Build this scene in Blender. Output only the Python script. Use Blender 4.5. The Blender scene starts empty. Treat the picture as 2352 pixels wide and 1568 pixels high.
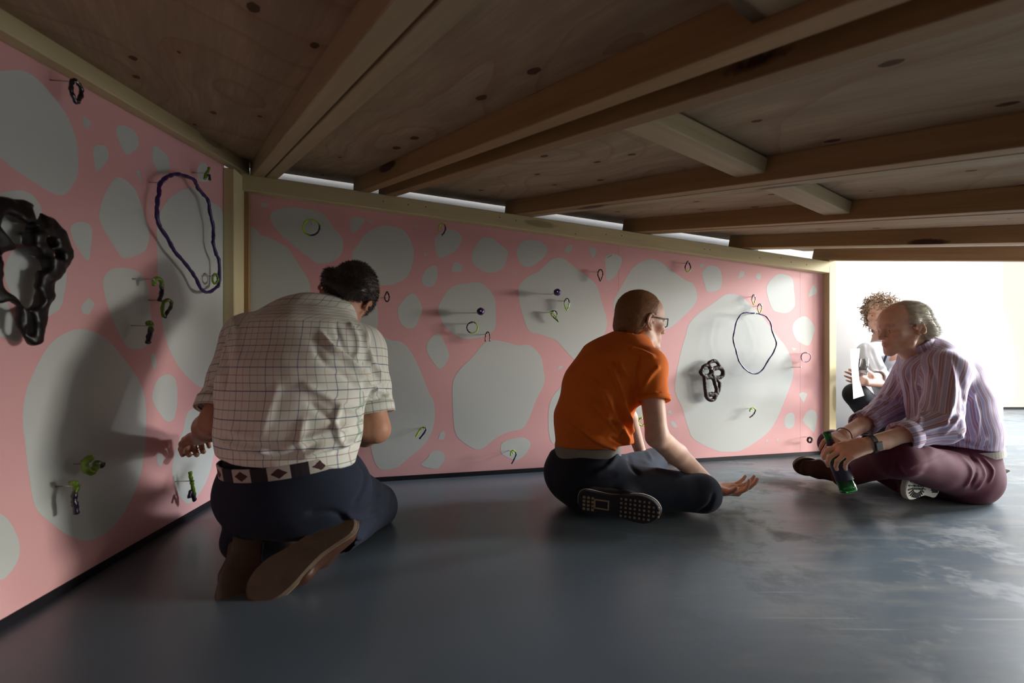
import bpy, math, random
import numpy as np
from mathutils import Vector, Matrix
random.seed(4); rng = np.random.default_rng(4)
S = bpy.context.scene
COL = S.collection
F = 1050.0; SQ = F/1735.0; YR = [0.]; HC = 0.57; HY = 840.0; CX = 1176.0

# ------------------------------------------------------------------ camera, light, exposure
cam = bpy.data.cameras.new('camera'); camo = bpy.data.objects.new('camera', cam); COL.objects.link(camo)
cam.sensor_width = 36; cam.lens = 36*F/2352; cam.shift_y = (HY-784)/2352
camo.location = (0, 0, HC); camo.rotation_euler = (math.pi/2, 0, 0)
cam.clip_start = .05; cam.dof.use_dof = True; cam.dof.focus_distance = 2.2; cam.dof.aperture_fstop = 3.2
S.camera = camo
S.view_settings.view_transform = 'Standard'; S.view_settings.look = 'None'
S.view_settings.gamma = 1; S.view_settings.use_curve_mapping = False
S.view_settings.exposure = 1.18
w = bpy.data.worlds.new('world'); S.world = w; w.use_nodes = True
w.node_tree.nodes['Background'].inputs[0].default_value = (.8, .88, 1, 1)
w.node_tree.nodes['Background'].inputs[1].default_value = .25
def area(name, loc, target, sx, sy, power, col):
    l = bpy.data.lights.new(name, 'AREA'); l.shape = 'RECTANGLE'; l.size = sx; l.size_y = sy
    l.energy = power; l.color = col
    o = bpy.data.objects.new(name, l); COL.objects.link(o); o.location = loc
    o.rotation_euler = (Vector(target)-Vector(loc)).to_track_quat('-Z', 'Y').to_euler()
    return o
# gallery skylight panels in the open hall to the right of the platform
area('skylight', (5.4, 1.9, 4.2), (5.0, 2.4, 0), 2.6, 2.6, 45, (.88, .94, 1))
area('skylight', (7.4, -.6, 4.2), (6.4, .4, 0), 2.4, 2.6, 100, (1, .87, .66))
# tall window in the far side wall of the hall
area('high_window', (6.7, 3.45, 2.5), (0, 1.9, .2), 2.0, 1.2, 480, (.90, .95, 1))
area('side_window', (9.3, 1.7, 1.3), (0, 1.8, .6), 1.6, 1.3, 260, (1, .95, .88))
area('side_window', (9.3, -.6, 1.5), (0, 1.9, .6), 1.6, 1.3, 60, (1, .95, .9))

# ------------------------------------------------------------------ helpers
def V(*a): return np.array(a, float)
def at(px, py, Y):
    Y = SQ*YR[0]+(Y-YR[0])   # YR: reference depth of the figure being built
    return V((px-CX)/F*Y, Y, HC+(HY-py)/F*Y)
WB0 = V(-.535, 3.775*SQ, 0); WBD = V(2.372, 1.025*SQ, 0); WLEN = np.linalg.norm(WBD); WBD = WBD/WLEN; WBN = V(WBD[1], -WBD[0], 0)
WL0 = V(-1.104, 1.629*SQ, 0); WLD = V(-.14, 1.58*SQ, 0); WLD = WLD/np.linalg.norm(WLD); WLN = V(WLD[1], -WLD[0], 0)
CAM = V(0, 0, HC)
def onplane(px, py, P0, N, off):
    d = V((px-CX)/F, 1, (HY-py)/F); q = P0+N*off
    t = np.dot(q-CAM, N)/np.dot(d, N)
    return CAM+d*t
def back(px, py, off=0.): return onplane(px, py, WB0, WBN, off)
def left(px, py, off=0.): return onplane(px, py, WL0, WLN, off)
def nrm(v): v = np.asarray(v, float); return v/np.linalg.norm(v)

def tag(o, label=None, cat=None, group=None, kind=None):
    if label: o['label'] = label
    if cat: o['category'] = cat
    if group: o['group'] = group
    if kind: o['kind'] = kind
    return o
def empty(name, loc, *a, **k):
    o = bpy.data.objects.new(name, None); COL.objects.link(o); o.location = Vector(loc); o.empty_display_size = .05
    return tag(o, *a, **k)
def link(name, me, mat=None, parent=None):
    o = bpy.data.objects.new(name, me); COL.objects.link(o)
    if mat: me.materials.append(mat)
    if parent:
        o.parent = parent
        ml = Matrix.LocRotScale(parent.location, parent.rotation_euler, None)
        pp = parent.parent
        if pp: ml = Matrix.LocRotScale(pp.location, pp.rotation_euler, None) @ ml
        o.matrix_parent_inverse = ml.inverted()
    return o
def mesh(name, vs, fs, mat=None, parent=None, smooth=False, origin=None):
    me = bpy.data.meshes.new(name)
    me.from_pydata([tuple(map(float, v)) for v in vs], [], [tuple(map(int, f)) for f in fs]); me.update()
    if smooth: me.polygons.foreach_set('use_smooth', [True]*len(me.polygons))
    return link(name, me, mat, parent)
def bigmesh(name, vs, quads, mat, parent, attrs=None, flat=False):
    me = bpy.data.meshes.new(name); n = len(quads)
    me.vertices.add(len(vs)); me.vertices.foreach_set('co', np.asarray(vs, np.float32).ravel())
    me.loops.add(n*4); me.loops.foreach_set('vertex_index', np.asarray(quads, np.int32).ravel())
    me.polygons.add(n); me.polygons.foreach_set('loop_start', np.arange(0, n*4, 4, dtype=np.int32))
    me.polygons.foreach_set('loop_total', np.full(n, 4, np.int32))
    me.polygons.foreach_set('use_smooth', np.full(n, not flat, bool))
    me.update(calc_edges=True)
    for k, a in (attrs or {}).items():
        t = me.attributes.new(k, 'FLOAT_VECTOR', 'POINT'); t.data.foreach_set('vector', np.asarray(a, np.float32).ravel())
    return link(name, me, mat, parent)
BOXF = [(0,3,2,1),(4,5,6,7),(0,1,5,4),(1,2,6,5),(2,3,7,6),(3,0,4,7)]
def boxvf(lo, hi, bev=0.):
    x0,y0,z0 = lo; x1,y1,z1 = hi
    if bev <= 0:
        return [(x0,y0,z0),(x1,y0,z0),(x1,y1,z0),(x0,y1,z0),(x0,y0,z1),(x1,y0,z1),(x1,y1,z1),(x0,y1,z1)], BOXF
    b = bev; vs = []; fs = []
    import itertools
    idx = {}
    for sx, sy, sz in itertools.product((0,1),(0,1),(0,1)):
        c = [(x0,x1)[sx],(y0,y1)[sy],(z0,z1)[sz]]; s = [1 if q == 0 else -1 for q in (sx,sy,sz)]
        for ax in range(3):
            p = list(c)
            for k in range(3):
                if k != ax: p[k] += s[k]*b
            idx[(sx,sy,sz,ax)] = len(vs); vs.append(tuple(p))
    def I(s, ax): return idx[(s[0],s[1],s[2],ax)]
    for ax in range(3):
        o = [k for k in range(3) if k != ax]
        for v in (0,1):
            q = []
            for a, c in ((0,0),(1,0),(1,1),(0,1)):
                s = [0,0,0]; s[ax] = v; s[o[0]] = a; s[o[1]] = c; q.append(I(s, ax))
            fs.append(tuple(q))
    for ax in range(3):
        o = [k for k in range(3) if k != ax]
        for a, c in itertools.product((0,1),(0,1)):
            s0 = [0,0,0]; s0[o[0]] = a; s0[o[1]] = c; s1 = list(s0); s1[ax] = 1
            fs.append((I(s0,o[0]), I(s1,o[0]), I(s1,o[1]), I(s0,o[1])))
    for s in itertools.product((0,1),(0,1),(0,1)): fs.append((I(s,0),I(s,1),I(s,2)))
    return vs, fs
def fixn(o):
    import bmesh
    bm = bmesh.new(); bm.from_mesh(o.data); bmesh.ops.recalc_face_normals(bm, faces=bm.faces); bm.to_mesh(o.data); bm.free(); return o
def beam(name, A, B, up, wdt, hgt, mat, parent=None, bev=.003, anchor=(0,0)):
    """timber from A to B; wdt across, hgt along up; anchor shifts (-.5..+.5) of section"""
    A = np.asarray(A, float); B = np.asarray(B, float); L = np.linalg.norm(B-A); x = (B-A)/L
    z = nrm(np.asarray(up)-np.dot(up, x)*x); y = np.cross(z, x)
    vs, fs = boxvf((0,-wdt/2,-hgt/2),(L,wdt/2,hgt/2), bev)
    o = bpy.data.objects.new(name, bpy.data.meshes.new(name)); COL.objects.link(o)
    o.data.from_pydata(vs, [], fs); o.data.materials.append(mat); fixn(o)
    c = A+y*anchor[0]*wdt+z*anchor[1]*hgt
    M = Matrix(((x[0],y[0],z[0],c[0]),(x[1],y[1],z[1],c[1]),(x[2],y[2],z[2],c[2]),(0,0,0,1)))
    if parent is not None: o.parent = parent; o.matrix_local = Matrix.Translation(parent.location).inverted() @ M
    else: o.matrix_world = M
    return o
def catmull(P, n=6, closed=True):
    P = [np.asarray(p, float) for p in P]; N = len(P); out = []
    rngi = range(N if closed else N-1)
    for i in rngi:
        if closed: p0,p1,p2,p3 = P[i-1],P[i],P[(i+1)%N],P[(i+2)%N]
        else: p0,p1,p2,p3 = P[max(i-1,0)],P[i],P[i+1],P[min(i+2,N-1)]
        for k in range(n):
            t = k/n
            out.append(.5*((2*p1)+(p2-p0)*t+(2*p0-5*p1+4*p2-p3)*t*t+(3*p1-p0-3*p2+p3)*t**3))
    if not closed: out.append(P[-1])
    return out
def tubevf(P, r, n=8, closed=False, caps=True):
    P = np.array(P); N = len(P); r = np.full(N, r) if np.isscalar(r) else np.asarray(r)
    T = np.gradient(P, axis=0)
    if closed: T = np.roll(P,-1,0)-np.roll(P,1,0)
    T /= np.linalg.norm(T, axis=1)[:,None]+1e-9
    u = nrm(np.cross(T[0], V(.31,.52,.79))); vs = []; fs = []
    for i in range(N):
        u = nrm(u-np.dot(u,T[i])*T[i]); v = np.cross(T[i], u)
        for k in range(n):
            a = 2*math.pi*k/n; vs.append(P[i]+r[i]*(math.cos(a)*u+math.sin(a)*v))
    for i in range(N if closed else N-1):
        j = (i+1)%N
        for k in range(n):
            fs.append((i*n+k, i*n+(k+1)%n, j*n+(k+1)%n, j*n+k))
    if not closed and caps:
        fs.append(tuple(range(n))[::-1]); fs.append(tuple((N-1)*n+k for k in range(n)))
    return vs, fs
def tube(name, P, r, mat, parent=None, n=8, closed=False, t=None):
    vs, fs = tubevf(P, r, n, closed)
    o = mesh(name, vs, fs, mat, parent, True)
    if t is not None:
        a = o.data.attributes.new('pat','FLOAT_VECTOR','POINT')
        tt = np.repeat(np.asarray(t,float), n); d = np.zeros((len(vs),3), np.float32); d[:,0] = tt
        a.data.foreach_set('vector', d.ravel())
    return o
def merge(parts):
    vs = []; fs = []
    for v, f in parts:
        b = len(vs); vs += [tuple(x) for x in v]; fs += [tuple(i+b for i in q) for q in f]
    return vs, fs

# ------------------------------------------------------------------ materials
class NT:
    def __init__(s, name):
        s.m = bpy.data.materials.new(name); s.m.use_nodes = True; s.t = s.m.node_tree
        s.b = s.t.nodes['Principled BSDF']
    def n(s, typ, **k):
        x = s.t.nodes.new(typ)
        for a, v in k.items(): setattr(x, a, v)
        return x
    def set(s, sock, v):
        if isinstance(v, bpy.types.NodeSocket): s.t.links.new(v, sock)
        else: sock.default_value = v
    def math(s, op, a, b=0., c=None):
        x = s.n('ShaderNodeMath', operation=op); s.set(x.inputs[0], a); s.set(x.inputs[1], b)
        if c is not None: s.set(x.inputs[2], c)
        return x.outputs[0]
    def mix(s, f, a, b, mode='MIX'):
        x = s.n('ShaderNodeMix', data_type='RGBA', blend_type=mode)
        s.set(x.inputs[0], f); s.set(x.inputs[6], a if not isinstance(a, tuple) else (*a,1) if len(a)==3 else a)
        s.set(x.inputs[7], b if not isinstance(b, tuple) else (*b,1) if len(b)==3 else b)
        return x.outputs[2]
    def noise(s, vec, scale, detail=3., rough=.5, out=0):
        x = s.n('ShaderNodeTexNoise'); 
        if vec is not None: s.set(x.inputs['Vector'], vec)
        x.inputs['Scale'].default_value = scale; x.inputs['Detail'].default_value = detail; x.inputs['Roughness'].default_value = rough
        return x.outputs[out]
    def ramp(s, f, stops):
        x = s.n('ShaderNodeValToRGB'); s.set(x.inputs[0], f); e = x.color_ramp.elements
        while len(e) < len(stops): e.new(.5)
        for i, (p, c) in enumerate(stops): e[i].position = p; e[i].color = (*c, 1) if len(c) == 3 else c
        return x.outputs[0]
    def rng(s, f, a, b, c, d):
        x = s.n('ShaderNodeMapRange'); s.set(x.inputs[0], f)
        for i, v in enumerate((a,b,c,d)): x.inputs[i+1].default_value = v
        return x.outputs[0]
    def mapping(s, vec, scale=(1,1,1), loc=(0,0,0), rot=(0,0,0)):
        x = s.n('ShaderNodeMapping'); s.set(x.inputs[0], vec); x.inputs[1].default_value = loc
        x.inputs[2].default_value = rot; x.inputs[3].default_value = scale; return x.outputs[0]
    def obj(s): return s.n('ShaderNodeTexCoord').outputs['Object']
    def pos(s): return s.n('ShaderNodeNewGeometry').outputs['Position']
    def attr(s, nm='pat'):
        x = s.n('ShaderNodeAttribute', attribute_name=nm); y = s.n('ShaderNodeSeparateXYZ'); s.t.links.new(x.outputs['Vector'], y.inputs[0]); return y.outputs
    def bump(s, h, st=.3, d=.002):
        x = s.n('ShaderNodeBump'); s.set(x.inputs['Height'], h); x.inputs['Strength'].default_value = st; x.inputs['Distance'].default_value = d
        s.t.links.new(x.outputs[0], s.b.inputs['Normal'])
    def done(s, col, rough=.6, spec=.5, **k):
        if isinstance(col, tuple): col = (*col, 1)
        s.set(s.b.inputs['Base Color'], col); s.set(s.b.inputs['Roughness'], rough); s.b.inputs['Specular IOR Level'].default_value = spec
        for a, v in k.items(): s.set(s.b.inputs[a.replace('_',' ')], v)
        return s.m
def plain(name, col, rough=.6, spec=.5, nz=.0, nscale=30., bump=0., bscale=200., **k):
    t = NT(name); c = col
    if nz:
        n = t.noise(t.obj(), nscale, 4); dk = tuple(x*(1-nz) for x in col); c = t.mix(n, dk, tuple(min(1,x*(1+nz)) for x in col))
    if bump: t.bump(t.noise(t.obj(), bscale, 2), bump, .001)
    return t.done(c, rough, spec, **k)
def wood(name, c0, c1, rough=.65, knots=.5, dark=(.05,.022,.01), long=1.):
    """timber, grain along local X"""
    t = NT(name); o = t.obj()
    oi = t.n('ShaderNodeObjectInfo'); va = t.n('ShaderNodeVectorMath', operation='ADD'); t.t.links.new(o, va.inputs[0])
    sc = t.math('MULTIPLY', oi.outputs['Random'], 37.); t.t.links.new(sc, va.inputs[1]); o = va.outputs[0]
    g = t.noise(t.mapping(o, (1.2*long, 22, 22)), 1., 5, .6)
    g2 = t.noise(t.mapping(o, (4, 160, 160)), 1., 3, .6)
    big = t.noise(t.mapping(o, (.8,3,3)), 1., 2)
    f = t.math('ADD', t.math('MULTIPLY', g, .75), t.math('MULTIPLY', g2, .25))
    c = t.mix(t.rng(f, .3, .7, 0, 1), c0, c1); c = t.mix(t.rng(big, .3, .7, 0, .35), c, tuple(x*.6 for x in c0))
    v = t.n('ShaderNodeTexVoronoi'); t.set(v.inputs['Vector'], t.mapping(o, (1.5, 7, 7))); v.inputs['Scale'].default_value = 1.
    v.inputs['Randomness'].default_value = 1.
    w_ = t.math('ADD', v.outputs['Distance'], t.math('MULTIPLY', t.noise(o, 60., 2), .05))
    k = t.rng(w_, .14, .18, 1, 0); ring = t.rng(w_, .16, .40, .45, 0)
    c = t.mix(t.math('MULTIPLY', ring, knots), c, tuple(x*.45 for x in c0))
    c = t.mix(t.math('MULTIPLY', k, knots*1.5), c, dark)
    t.bump(f, .25, .002)
    return t.done(c, rough, .3)
def plywood(name):
    t = NT(name); o = t.obj()
    wv = t.noise(o, 1.3, 3, .5, 1)
    va = t.n('ShaderNodeVectorMath', operation='MULTIPLY_ADD'); t.t.links.new(wv, va.inputs[0]); va.inputs[1].default_value = (.35,.35,0); t.t.links.new(o, va.inputs[2])
    p = va.outputs[0]
    g = t.noise(t.mapping(p, (1.3, 9, 1)), 1.5, 4, .55); g2 = t.noise(t.mapping(o, (6, 130, 1)), 1., 3, .6)
    c = t.mix(t.rng(g, .35, .65, 0, 1), (.34,.26,.165), (.46,.365,.24)); c = t.mix(t.rng(g2, .35, .7, 0, .45), c, (.30,.20,.125))
    fig = t.math('FRACT', t.math('MULTIPLY', t.noise(t.mapping(p, (.7, 1.6, 1)), 1.1, 1), 13.))
    c = t.mix(t.rng(fig, .8, 1., 0, .45), c, (.28,.16,.09))
    v = t.n('ShaderNodeTexVoronoi', voronoi_dimensions='2D'); t.set(v.inputs['Vector'], t.mapping(o, (3.0, 6.0, 1))); v.inputs['Scale'].default_value = 1.
    sep = t.n('ShaderNodeSeparateColor'); t.t.links.new(v.outputs['Color'], sep.inputs[0])
    has = t.math('GREATER_THAN', sep.outputs[0], .35)
    d = t.math('ADD', v.outputs['Distance'], t.math('MULTIPLY', t.noise(o, 50., 2), .04))
    sz = t.rng(sep.outputs[1], 0, 1, .045, .10)
    kk = t.math('MULTIPLY', t.math('LESS_THAN', d, sz), has); rr = t.math('MULTIPLY', t.rng(d, .08, .22, .35, 0), has)
    c = t.mix(rr, c, (.33,.18,.10)); c = t.mix(t.math('MULTIPLY', kk, .85), c, (.06,.025,.012))
    st = t.noise(t.mapping(o, (3, 60, 1)), 1., 1)
    return t.done(c, .75, .2)

M = {}
M['rail'] = wood('pale_sawn_softwood', (.62,.52,.29), (.76,.67,.40), knots=.25)
M['joist'] = wood('orange_brown_softwood', (.28,.165,.07), (.46,.30,.14), knots=.8)
M['joist_pale'] = wood('pale_softwood', (.38,.30,.17), (.54,.44,.27), knots=.5)
M['ply'] = plywood('plywood_underside')
M['pink'] = plain('pink_paint', (.78,.43,.43), .55, .3, nz=.04, nscale=6.)
M['patch'] = plain('pale_grey_paint', (.59,.62,.59), .5, .3, nz=.02, nscale=5.)
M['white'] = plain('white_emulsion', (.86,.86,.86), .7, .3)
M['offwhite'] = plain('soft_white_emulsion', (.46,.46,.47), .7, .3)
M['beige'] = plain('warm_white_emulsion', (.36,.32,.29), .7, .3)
M['skirt'] = plain('black_tape', (.010,.009,.012), .6, .2, nz=.4, nscale=12.)
def floor_mat():
    t = NT('grey_painted_floor'); p = t.pos()
    n1 = t.noise(p, .9, 3, .5); n2 = t.noise(p, 5., 5, .65); n3 = t.noise(t.mapping(p,(1,1,1),rot=(0,0,.6)), 2.6, 8, .75)
    c = t.mix(t.rng(n1, .3, .7, 0, 1), (.072,.096,.116), (.092,.120,.140))
    n4 = t.noise(t.mapping(p,(2.2,9,1),rot=(0,0,-.7)), 1.6, 6, .65)
    # dark scuff stains towards the open side
    sx = t.n('ShaderNodeSeparateXYZ'); t.t.links.new(p, sx.inputs[0])
    m = t.rng(sx.outputs[0], .25, .9, 0, 1)
    st = t.math('MULTIPLY', t.rng(n3, .50, .58, 0, 1), m)
    c = t.mix(t.math('MULTIPLY', st, .7), c, (.05,.052,.05))
    c = t.mix(t.math('MULTIPLY', t.rng(n4, .48, .68, 0, .38), m), c, (.26,.255,.21))
    for rot, sc_, th in ((.5, (.9,34,1), .735), (-.35, (1.3,42,1), .74), (1.2, (1.1,38,1), .74)):
        ln = t.noise(t.mapping(p, sc_, rot=(0,0,rot)), 1.3, 2, .5)
        c = t.mix(t.math('MULTIPLY', t.rng(ln, th-.04, th, 0, .5), m), c, (.30,.31,.29))
    r = t.math('ADD', t.rng(n1, .3, .7, .28, .36), t.math('MULTIPLY', st, .2))
    t.bump(t.math('ADD', n2, t.math('MULTIPLY', t.noise(p, 60., 3), .25)), .02, .004)
    return t.done(c, r, .5)
M['floor'] = floor_mat()

# ------------------------------------------------------------------ the hall
def slab(name, lo, hi, mat, parent=None):
    v, f = boxvf(lo, hi); o = mesh(name, v, f, mat, parent); fixn(o)
    if parent is None: o['kind'] = 'structure'
    return o
slab('floor', (-3, -3, -.1), (9.5, 8, 0), M['floor'])
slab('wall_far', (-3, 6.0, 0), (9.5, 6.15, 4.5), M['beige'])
slab('baseboard_far', (-1, 5.985, 0), (9.5, 6.0, .03), M['skirt'])
slab('wall_right', (9.5, -3, 0), (9.65, 12, 4.5), M['white'])
slab('wall_outer', (-3.1, -3, 0), (-3, 12, 4.5), M['white'])
slab('wall_rear', (-3, -3.1, 0), (9.5, -3, 4.5), M['white'])
slab('trim_1', (-3, -3, 4.5), (9.5, 12, 4.6), M['white'])['label'] = 'plain white ceiling of the surrounding hall'
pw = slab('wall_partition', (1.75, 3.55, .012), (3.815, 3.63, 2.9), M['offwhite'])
foot = slab('shadow_gap', (1.8, 3.56, 0), (3.79, 3.62, .012), M['skirt'], pw)
# unseen board added behind the camera to keep rear light off the foreground
slab('wall_light_block', (-1.0, -1.3, 0), (4.0, -1.25, 1.4), M['white'])

# ------------------------------------------------------------------ platform underside
pa, pb, pc = .099/SQ, -.102, .972
def zj(x, y): return pa*y+pb*x+pc
UP = nrm(V(-pb, -pa, 1))
JH = .072; JT = .045
def tw(px):
    u = (px-CX)/1735.; return (3.775*u+.535)/(2.372-1.025*u)*WLEN
JD = nrm(V(.395, -.918*SQ, 0)); PD = V(-JD[1], JD[0], 0)        # joist run (towards the camera side) and its perpendicular
def jp(s, off, dz=0.):
    q = WB0+WBD*s+JD*off; return V(q[0], q[1], zj(q[0], q[1])+dz)
ceil = empty('ceiling', (0, 0, 0), kind='structure')
# plywood deck sheets
edges = [tw(540), tw(855), tw(1185), tw(1455), tw(1698), tw(1915)]
edges = [edges[0]-1.95, edges[0]-.75]+edges[1:]
THK = .018
for i in range(len(edges)-1):
    a, b = edges[i]+.001, edges[i+1]-.001
    for (o0, o1) in ((-.175, 2.34), (2.343, 4.4)):
        P = [jp(a,o0,JH), jp(b,o0,JH), jp(b,o1,JH), jp(a,o1,JH)]
        org = P[0]; ex = nrm(P[3]-P[0]); ez = UP; ey = np.cross(ez, ex)
        Lc = [(np.dot(p-org, ex), np.dot(p-org, ey)) for p in P]
        vs = [(x, y, 0) for x, y in Lc]+[(x, y, THK) for x, y in Lc]; fs = BOXF
        o = bpy.data.objects.new('plywood_sheet', bpy.data.meshes.new('plywood_sheet')); COL.objects.link(o)
        o.data.from_pydata(vs, [], fs); o.data.materials.append(M['ply']); fixn(o); o.parent = ceil
        o.matrix_local = Matrix(((ex[0],ey[0],ez[0],org[0]),(ex[1],ey[1],ez[1],org[1]),(ex[2],ey[2],ez[2],org[2]),(0,0,0,1)))
def joist(s, mat, w_=JT, h=JH, o0=-.05, o1=4.3):
    return beam('joist', jp(s, o0, h/2 + (JH-h)), jp(s, o1, h/2+(JH-h)), UP, w_, h, M[mat], ceil, .002)
jst = [(tw(590), 'joist_pale'), (tw(590)+.055, 'joist_pale'), (tw(822)+.015, 'joist'), (tw(882)+.012, 'joist'),
       (tw(1180), 'joist'), (tw(1180)+.054, 'joist_pale'), (tw(1452), 'joist'), (tw(1452)+.06, 'joist'),
       (tw(1697), 'joist'), (tw(1697)+.052, 'joist_pale'), (tw(1890), 'joist')]
for s, m in jst: joist(s, m)
# short blocking pieces between joists
def block(pA, pB, wd=.09, mat='joist_pale'):
    beam('blocking', pA, pB, UP, wd, .046, M[mat], ceil, .004)
def onj(px, py, dz=0.):   # pixel onto joist-bottom plane
    d = V((px-CX)/F, 1, (HY-py)/F); n = V(-pb, -pa, 1)
    t = (pc+dz-np.dot(n, CAM))/np.dot(n, d); return CAM+d*t
def sof(P):
    q = P-WB0; D = WBD[0]*JD[1]-WBD[1]*JD[0]; return (q[0]*JD[1]-q[1]*JD[0])/D, (WBD[0]*q[1]-WBD[1]*q[0])/D
cosk = abs(np.dot(PD, WBD)); 
def perp_block(px, py, ia, ib):
    s1, f1 = sof(onj(px, py)); A_ = jp(jst[ib][0], f1); W_ = (jst[ib][0]-jst[ia][0])*cosk
    q0 = A_-PD*(W_-.022); q1 = A_-PD*.022
    block(V(q0[0], q0[1], zj(q0[0], q0[1])+.044), V(q1[0], q1[1], zj(q1[0], q1[1])+.044))
perp_block(1684, 413, 3, 4); perp_block(1893, 501, 5, 6); perp_block(1640, 20, 1, 2)
# edge beam along left wall
lw0 = left(-60, 40); lw1 = left(556, 400)
def ll(y, off, dz): 
    t = (y-WL0[1])/WLD[1]; q = WL0+WLD*t+WLN*off; return V(q[0], q[1], zj(q[0], q[1])+dz)
# white fascia seen over the back rail
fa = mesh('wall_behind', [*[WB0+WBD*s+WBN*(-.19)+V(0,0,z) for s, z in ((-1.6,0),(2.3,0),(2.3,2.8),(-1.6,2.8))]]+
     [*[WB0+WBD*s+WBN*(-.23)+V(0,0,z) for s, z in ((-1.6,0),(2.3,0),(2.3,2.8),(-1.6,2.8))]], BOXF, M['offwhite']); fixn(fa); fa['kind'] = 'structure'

# ------------------------------------------------------------------ back wall with frame
sB0, sB1 = tw(545), tw(1889)
wb = empty('wall_back', WB0, kind='structure')
SK = .022
def bpt(s, off, z):
    q = WB0+WBD*s+WBN*off; return V(q[0], q[1], z)
seams = [sB0-.03, tw(1421), tw(1838), sB1+.05]
def ztop(s, off=0): q = WB0+WBD*s; return zj(q[0], q[1])-.03
for i in range(3):
    a, b = seams[i]+.0006, seams[i+1]-.0006
    v = [bpt(a,0,SK),bpt(b,0,SK),bpt(b,-.012,SK),bpt(a,-.012,SK),bpt(a,0,ztop(a)),bpt(b,0,ztop(b)),bpt(b,-.012,ztop(b)),bpt(a,-.012,ztop(a))]
    fixn(mesh('wall_panel', v, BOXF, M['pink'], wb))
fixn(mesh('shadow_board', [bpt(s,o,z) for z in (SK,1.2) for s,o in ((seams[0],-.0125),(seams[3],-.0125),(seams[3],-.02),(seams[0],-.02))], BOXF, M['skirt'], wb))
# top rail (front face proud of the panel)
RF = .045
rA = back(552, 397, RF); rB = back(1906, 600, RF)
rail_h = .074
beam('top_rail', rA+V(0,0,-rail_h/2)-WBN*RF/2, rB+V(0,0,-rail_h/2)-WBN*RF/2, (0,0,1), RF, rail_h, M['rail'], wb, .003)
# right post
pR = back(1905, 700, RF); pR2 = back(1921, 700, RF)
wR = np.linalg.norm(pR2-pR)
sR = np.dot(pR-WB0, WBD)
beam('post', bpt(sR+wR/2, 0.0, 0), bpt(sR+wR/2, 0.0, zj(*bpt(sR,0,0)[:2])), WBN, wR, RF*2, M['rail'], wb, .002)
beam('post', bpt(tw(560), .0125, 0), bpt(tw(560), .0125, ztop(tw(560))-.05), WBN, .055, .025, M['joist'], wb, .002)
# black strip at the foot
def strip(name, f, s0, s1, parent):
    pts = [f(s0,.006,0),f(s1,.006,0),f(s1,-.012,0),f(s0,-.012,0),f(s0,.004,SK),f(s1,.004,SK),f(s1,-.012,SK),f(s0,-.012,SK)]
    return fixn(mesh(name, pts, BOXF, M['skirt'], parent))
strip('base_tape', bpt, sB0, sB1+.02, wb)
# screws on rail
vf = []
for px, py in ((1402,452),(1148,499),(1185,506),(1322,537),(1392,538),(1428,541),(1618,572),(1631,573),(1745,592),(1794,592),(1817,602),(1853,608),(880,462),(938,470),(978,475)):
    c = back(px, py, RF+.0002); r = .0028
    ring = [c+r*(math.cos(a)*WBD+math.sin(a)*V(0,0,1)) for a in np.arange(8)*math.pi/4]
    top = [q+WBN*.0008 for q in ring]; vf.append((ring+top, [tuple(range(8))[::-1], tuple(range(8,16))]+[(k,(k+1)%8,8+(k+1)%8,8+k) for k in range(8)]))
v, f = merge(vf); tag(mesh('screw_heads', v, f, M['skirt'], wb), kind='stuff')

# ------------------------------------------------------------------ left wall with frame
wl = empty('wall_left', WL0, kind='structure')
def lpt(y, off, z):
    t = (y-WL0[1])/WLD[1]; q = WL0+WLD*t+WLN*off; return V(q[0], q[1], z)
ylL = left(512, 800)[1]+.01
def zl(y): q = lpt(y,0,0); return zj(q[0], q[1])
for a, b in ((-1.25, .35), (.351, ylL)):
    v = [lpt(a,0,SK),lpt(b,0,SK),lpt(b,-.012,SK),lpt(a,-.012,SK),lpt(a,0,zl(a)+.05),lpt(b,0,zl(b)+.02),lpt(b,-.012,zl(b)+.02),lpt(a,-.012,zl(a)+.05)]
    fixn(mesh('wall_panel', v, BOXF, M['pink'], wl))
strip('base_tape', lpt, -1.25, ylL, wl)
q0 = left(-200, -20, .0); q1 = left(512, 378, 0.0)
e0 = left(0, 93, 0); e1 = left(512, 379, 0)
dirr = nrm(e1-e0)
e0x = e0-dirr*2.1; e1x = e1+dirr*.16
beam('top_rail', e0x+V(0,0,.043)+WLN*.0225, e1x+V(0,0,.043)+WLN*.0225, (0,0,1), .045, .085, M['rail'], wl, .003)
# corner post closing the left wall
c0 = left(511, 700, .045); c1 = left(536, 700, .045)
pc0 = lpt(c0[1]+.048, .0, 0)
yP = c0[1]
beam('post', lpt(ylL+.04,.0225,0), lpt(ylL+.04,.0225,zl(ylL+.04)-.004), WLN, .1, .045, M['rail'], wl, .003)
for z in (.9, 1.0):
    pass
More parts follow.
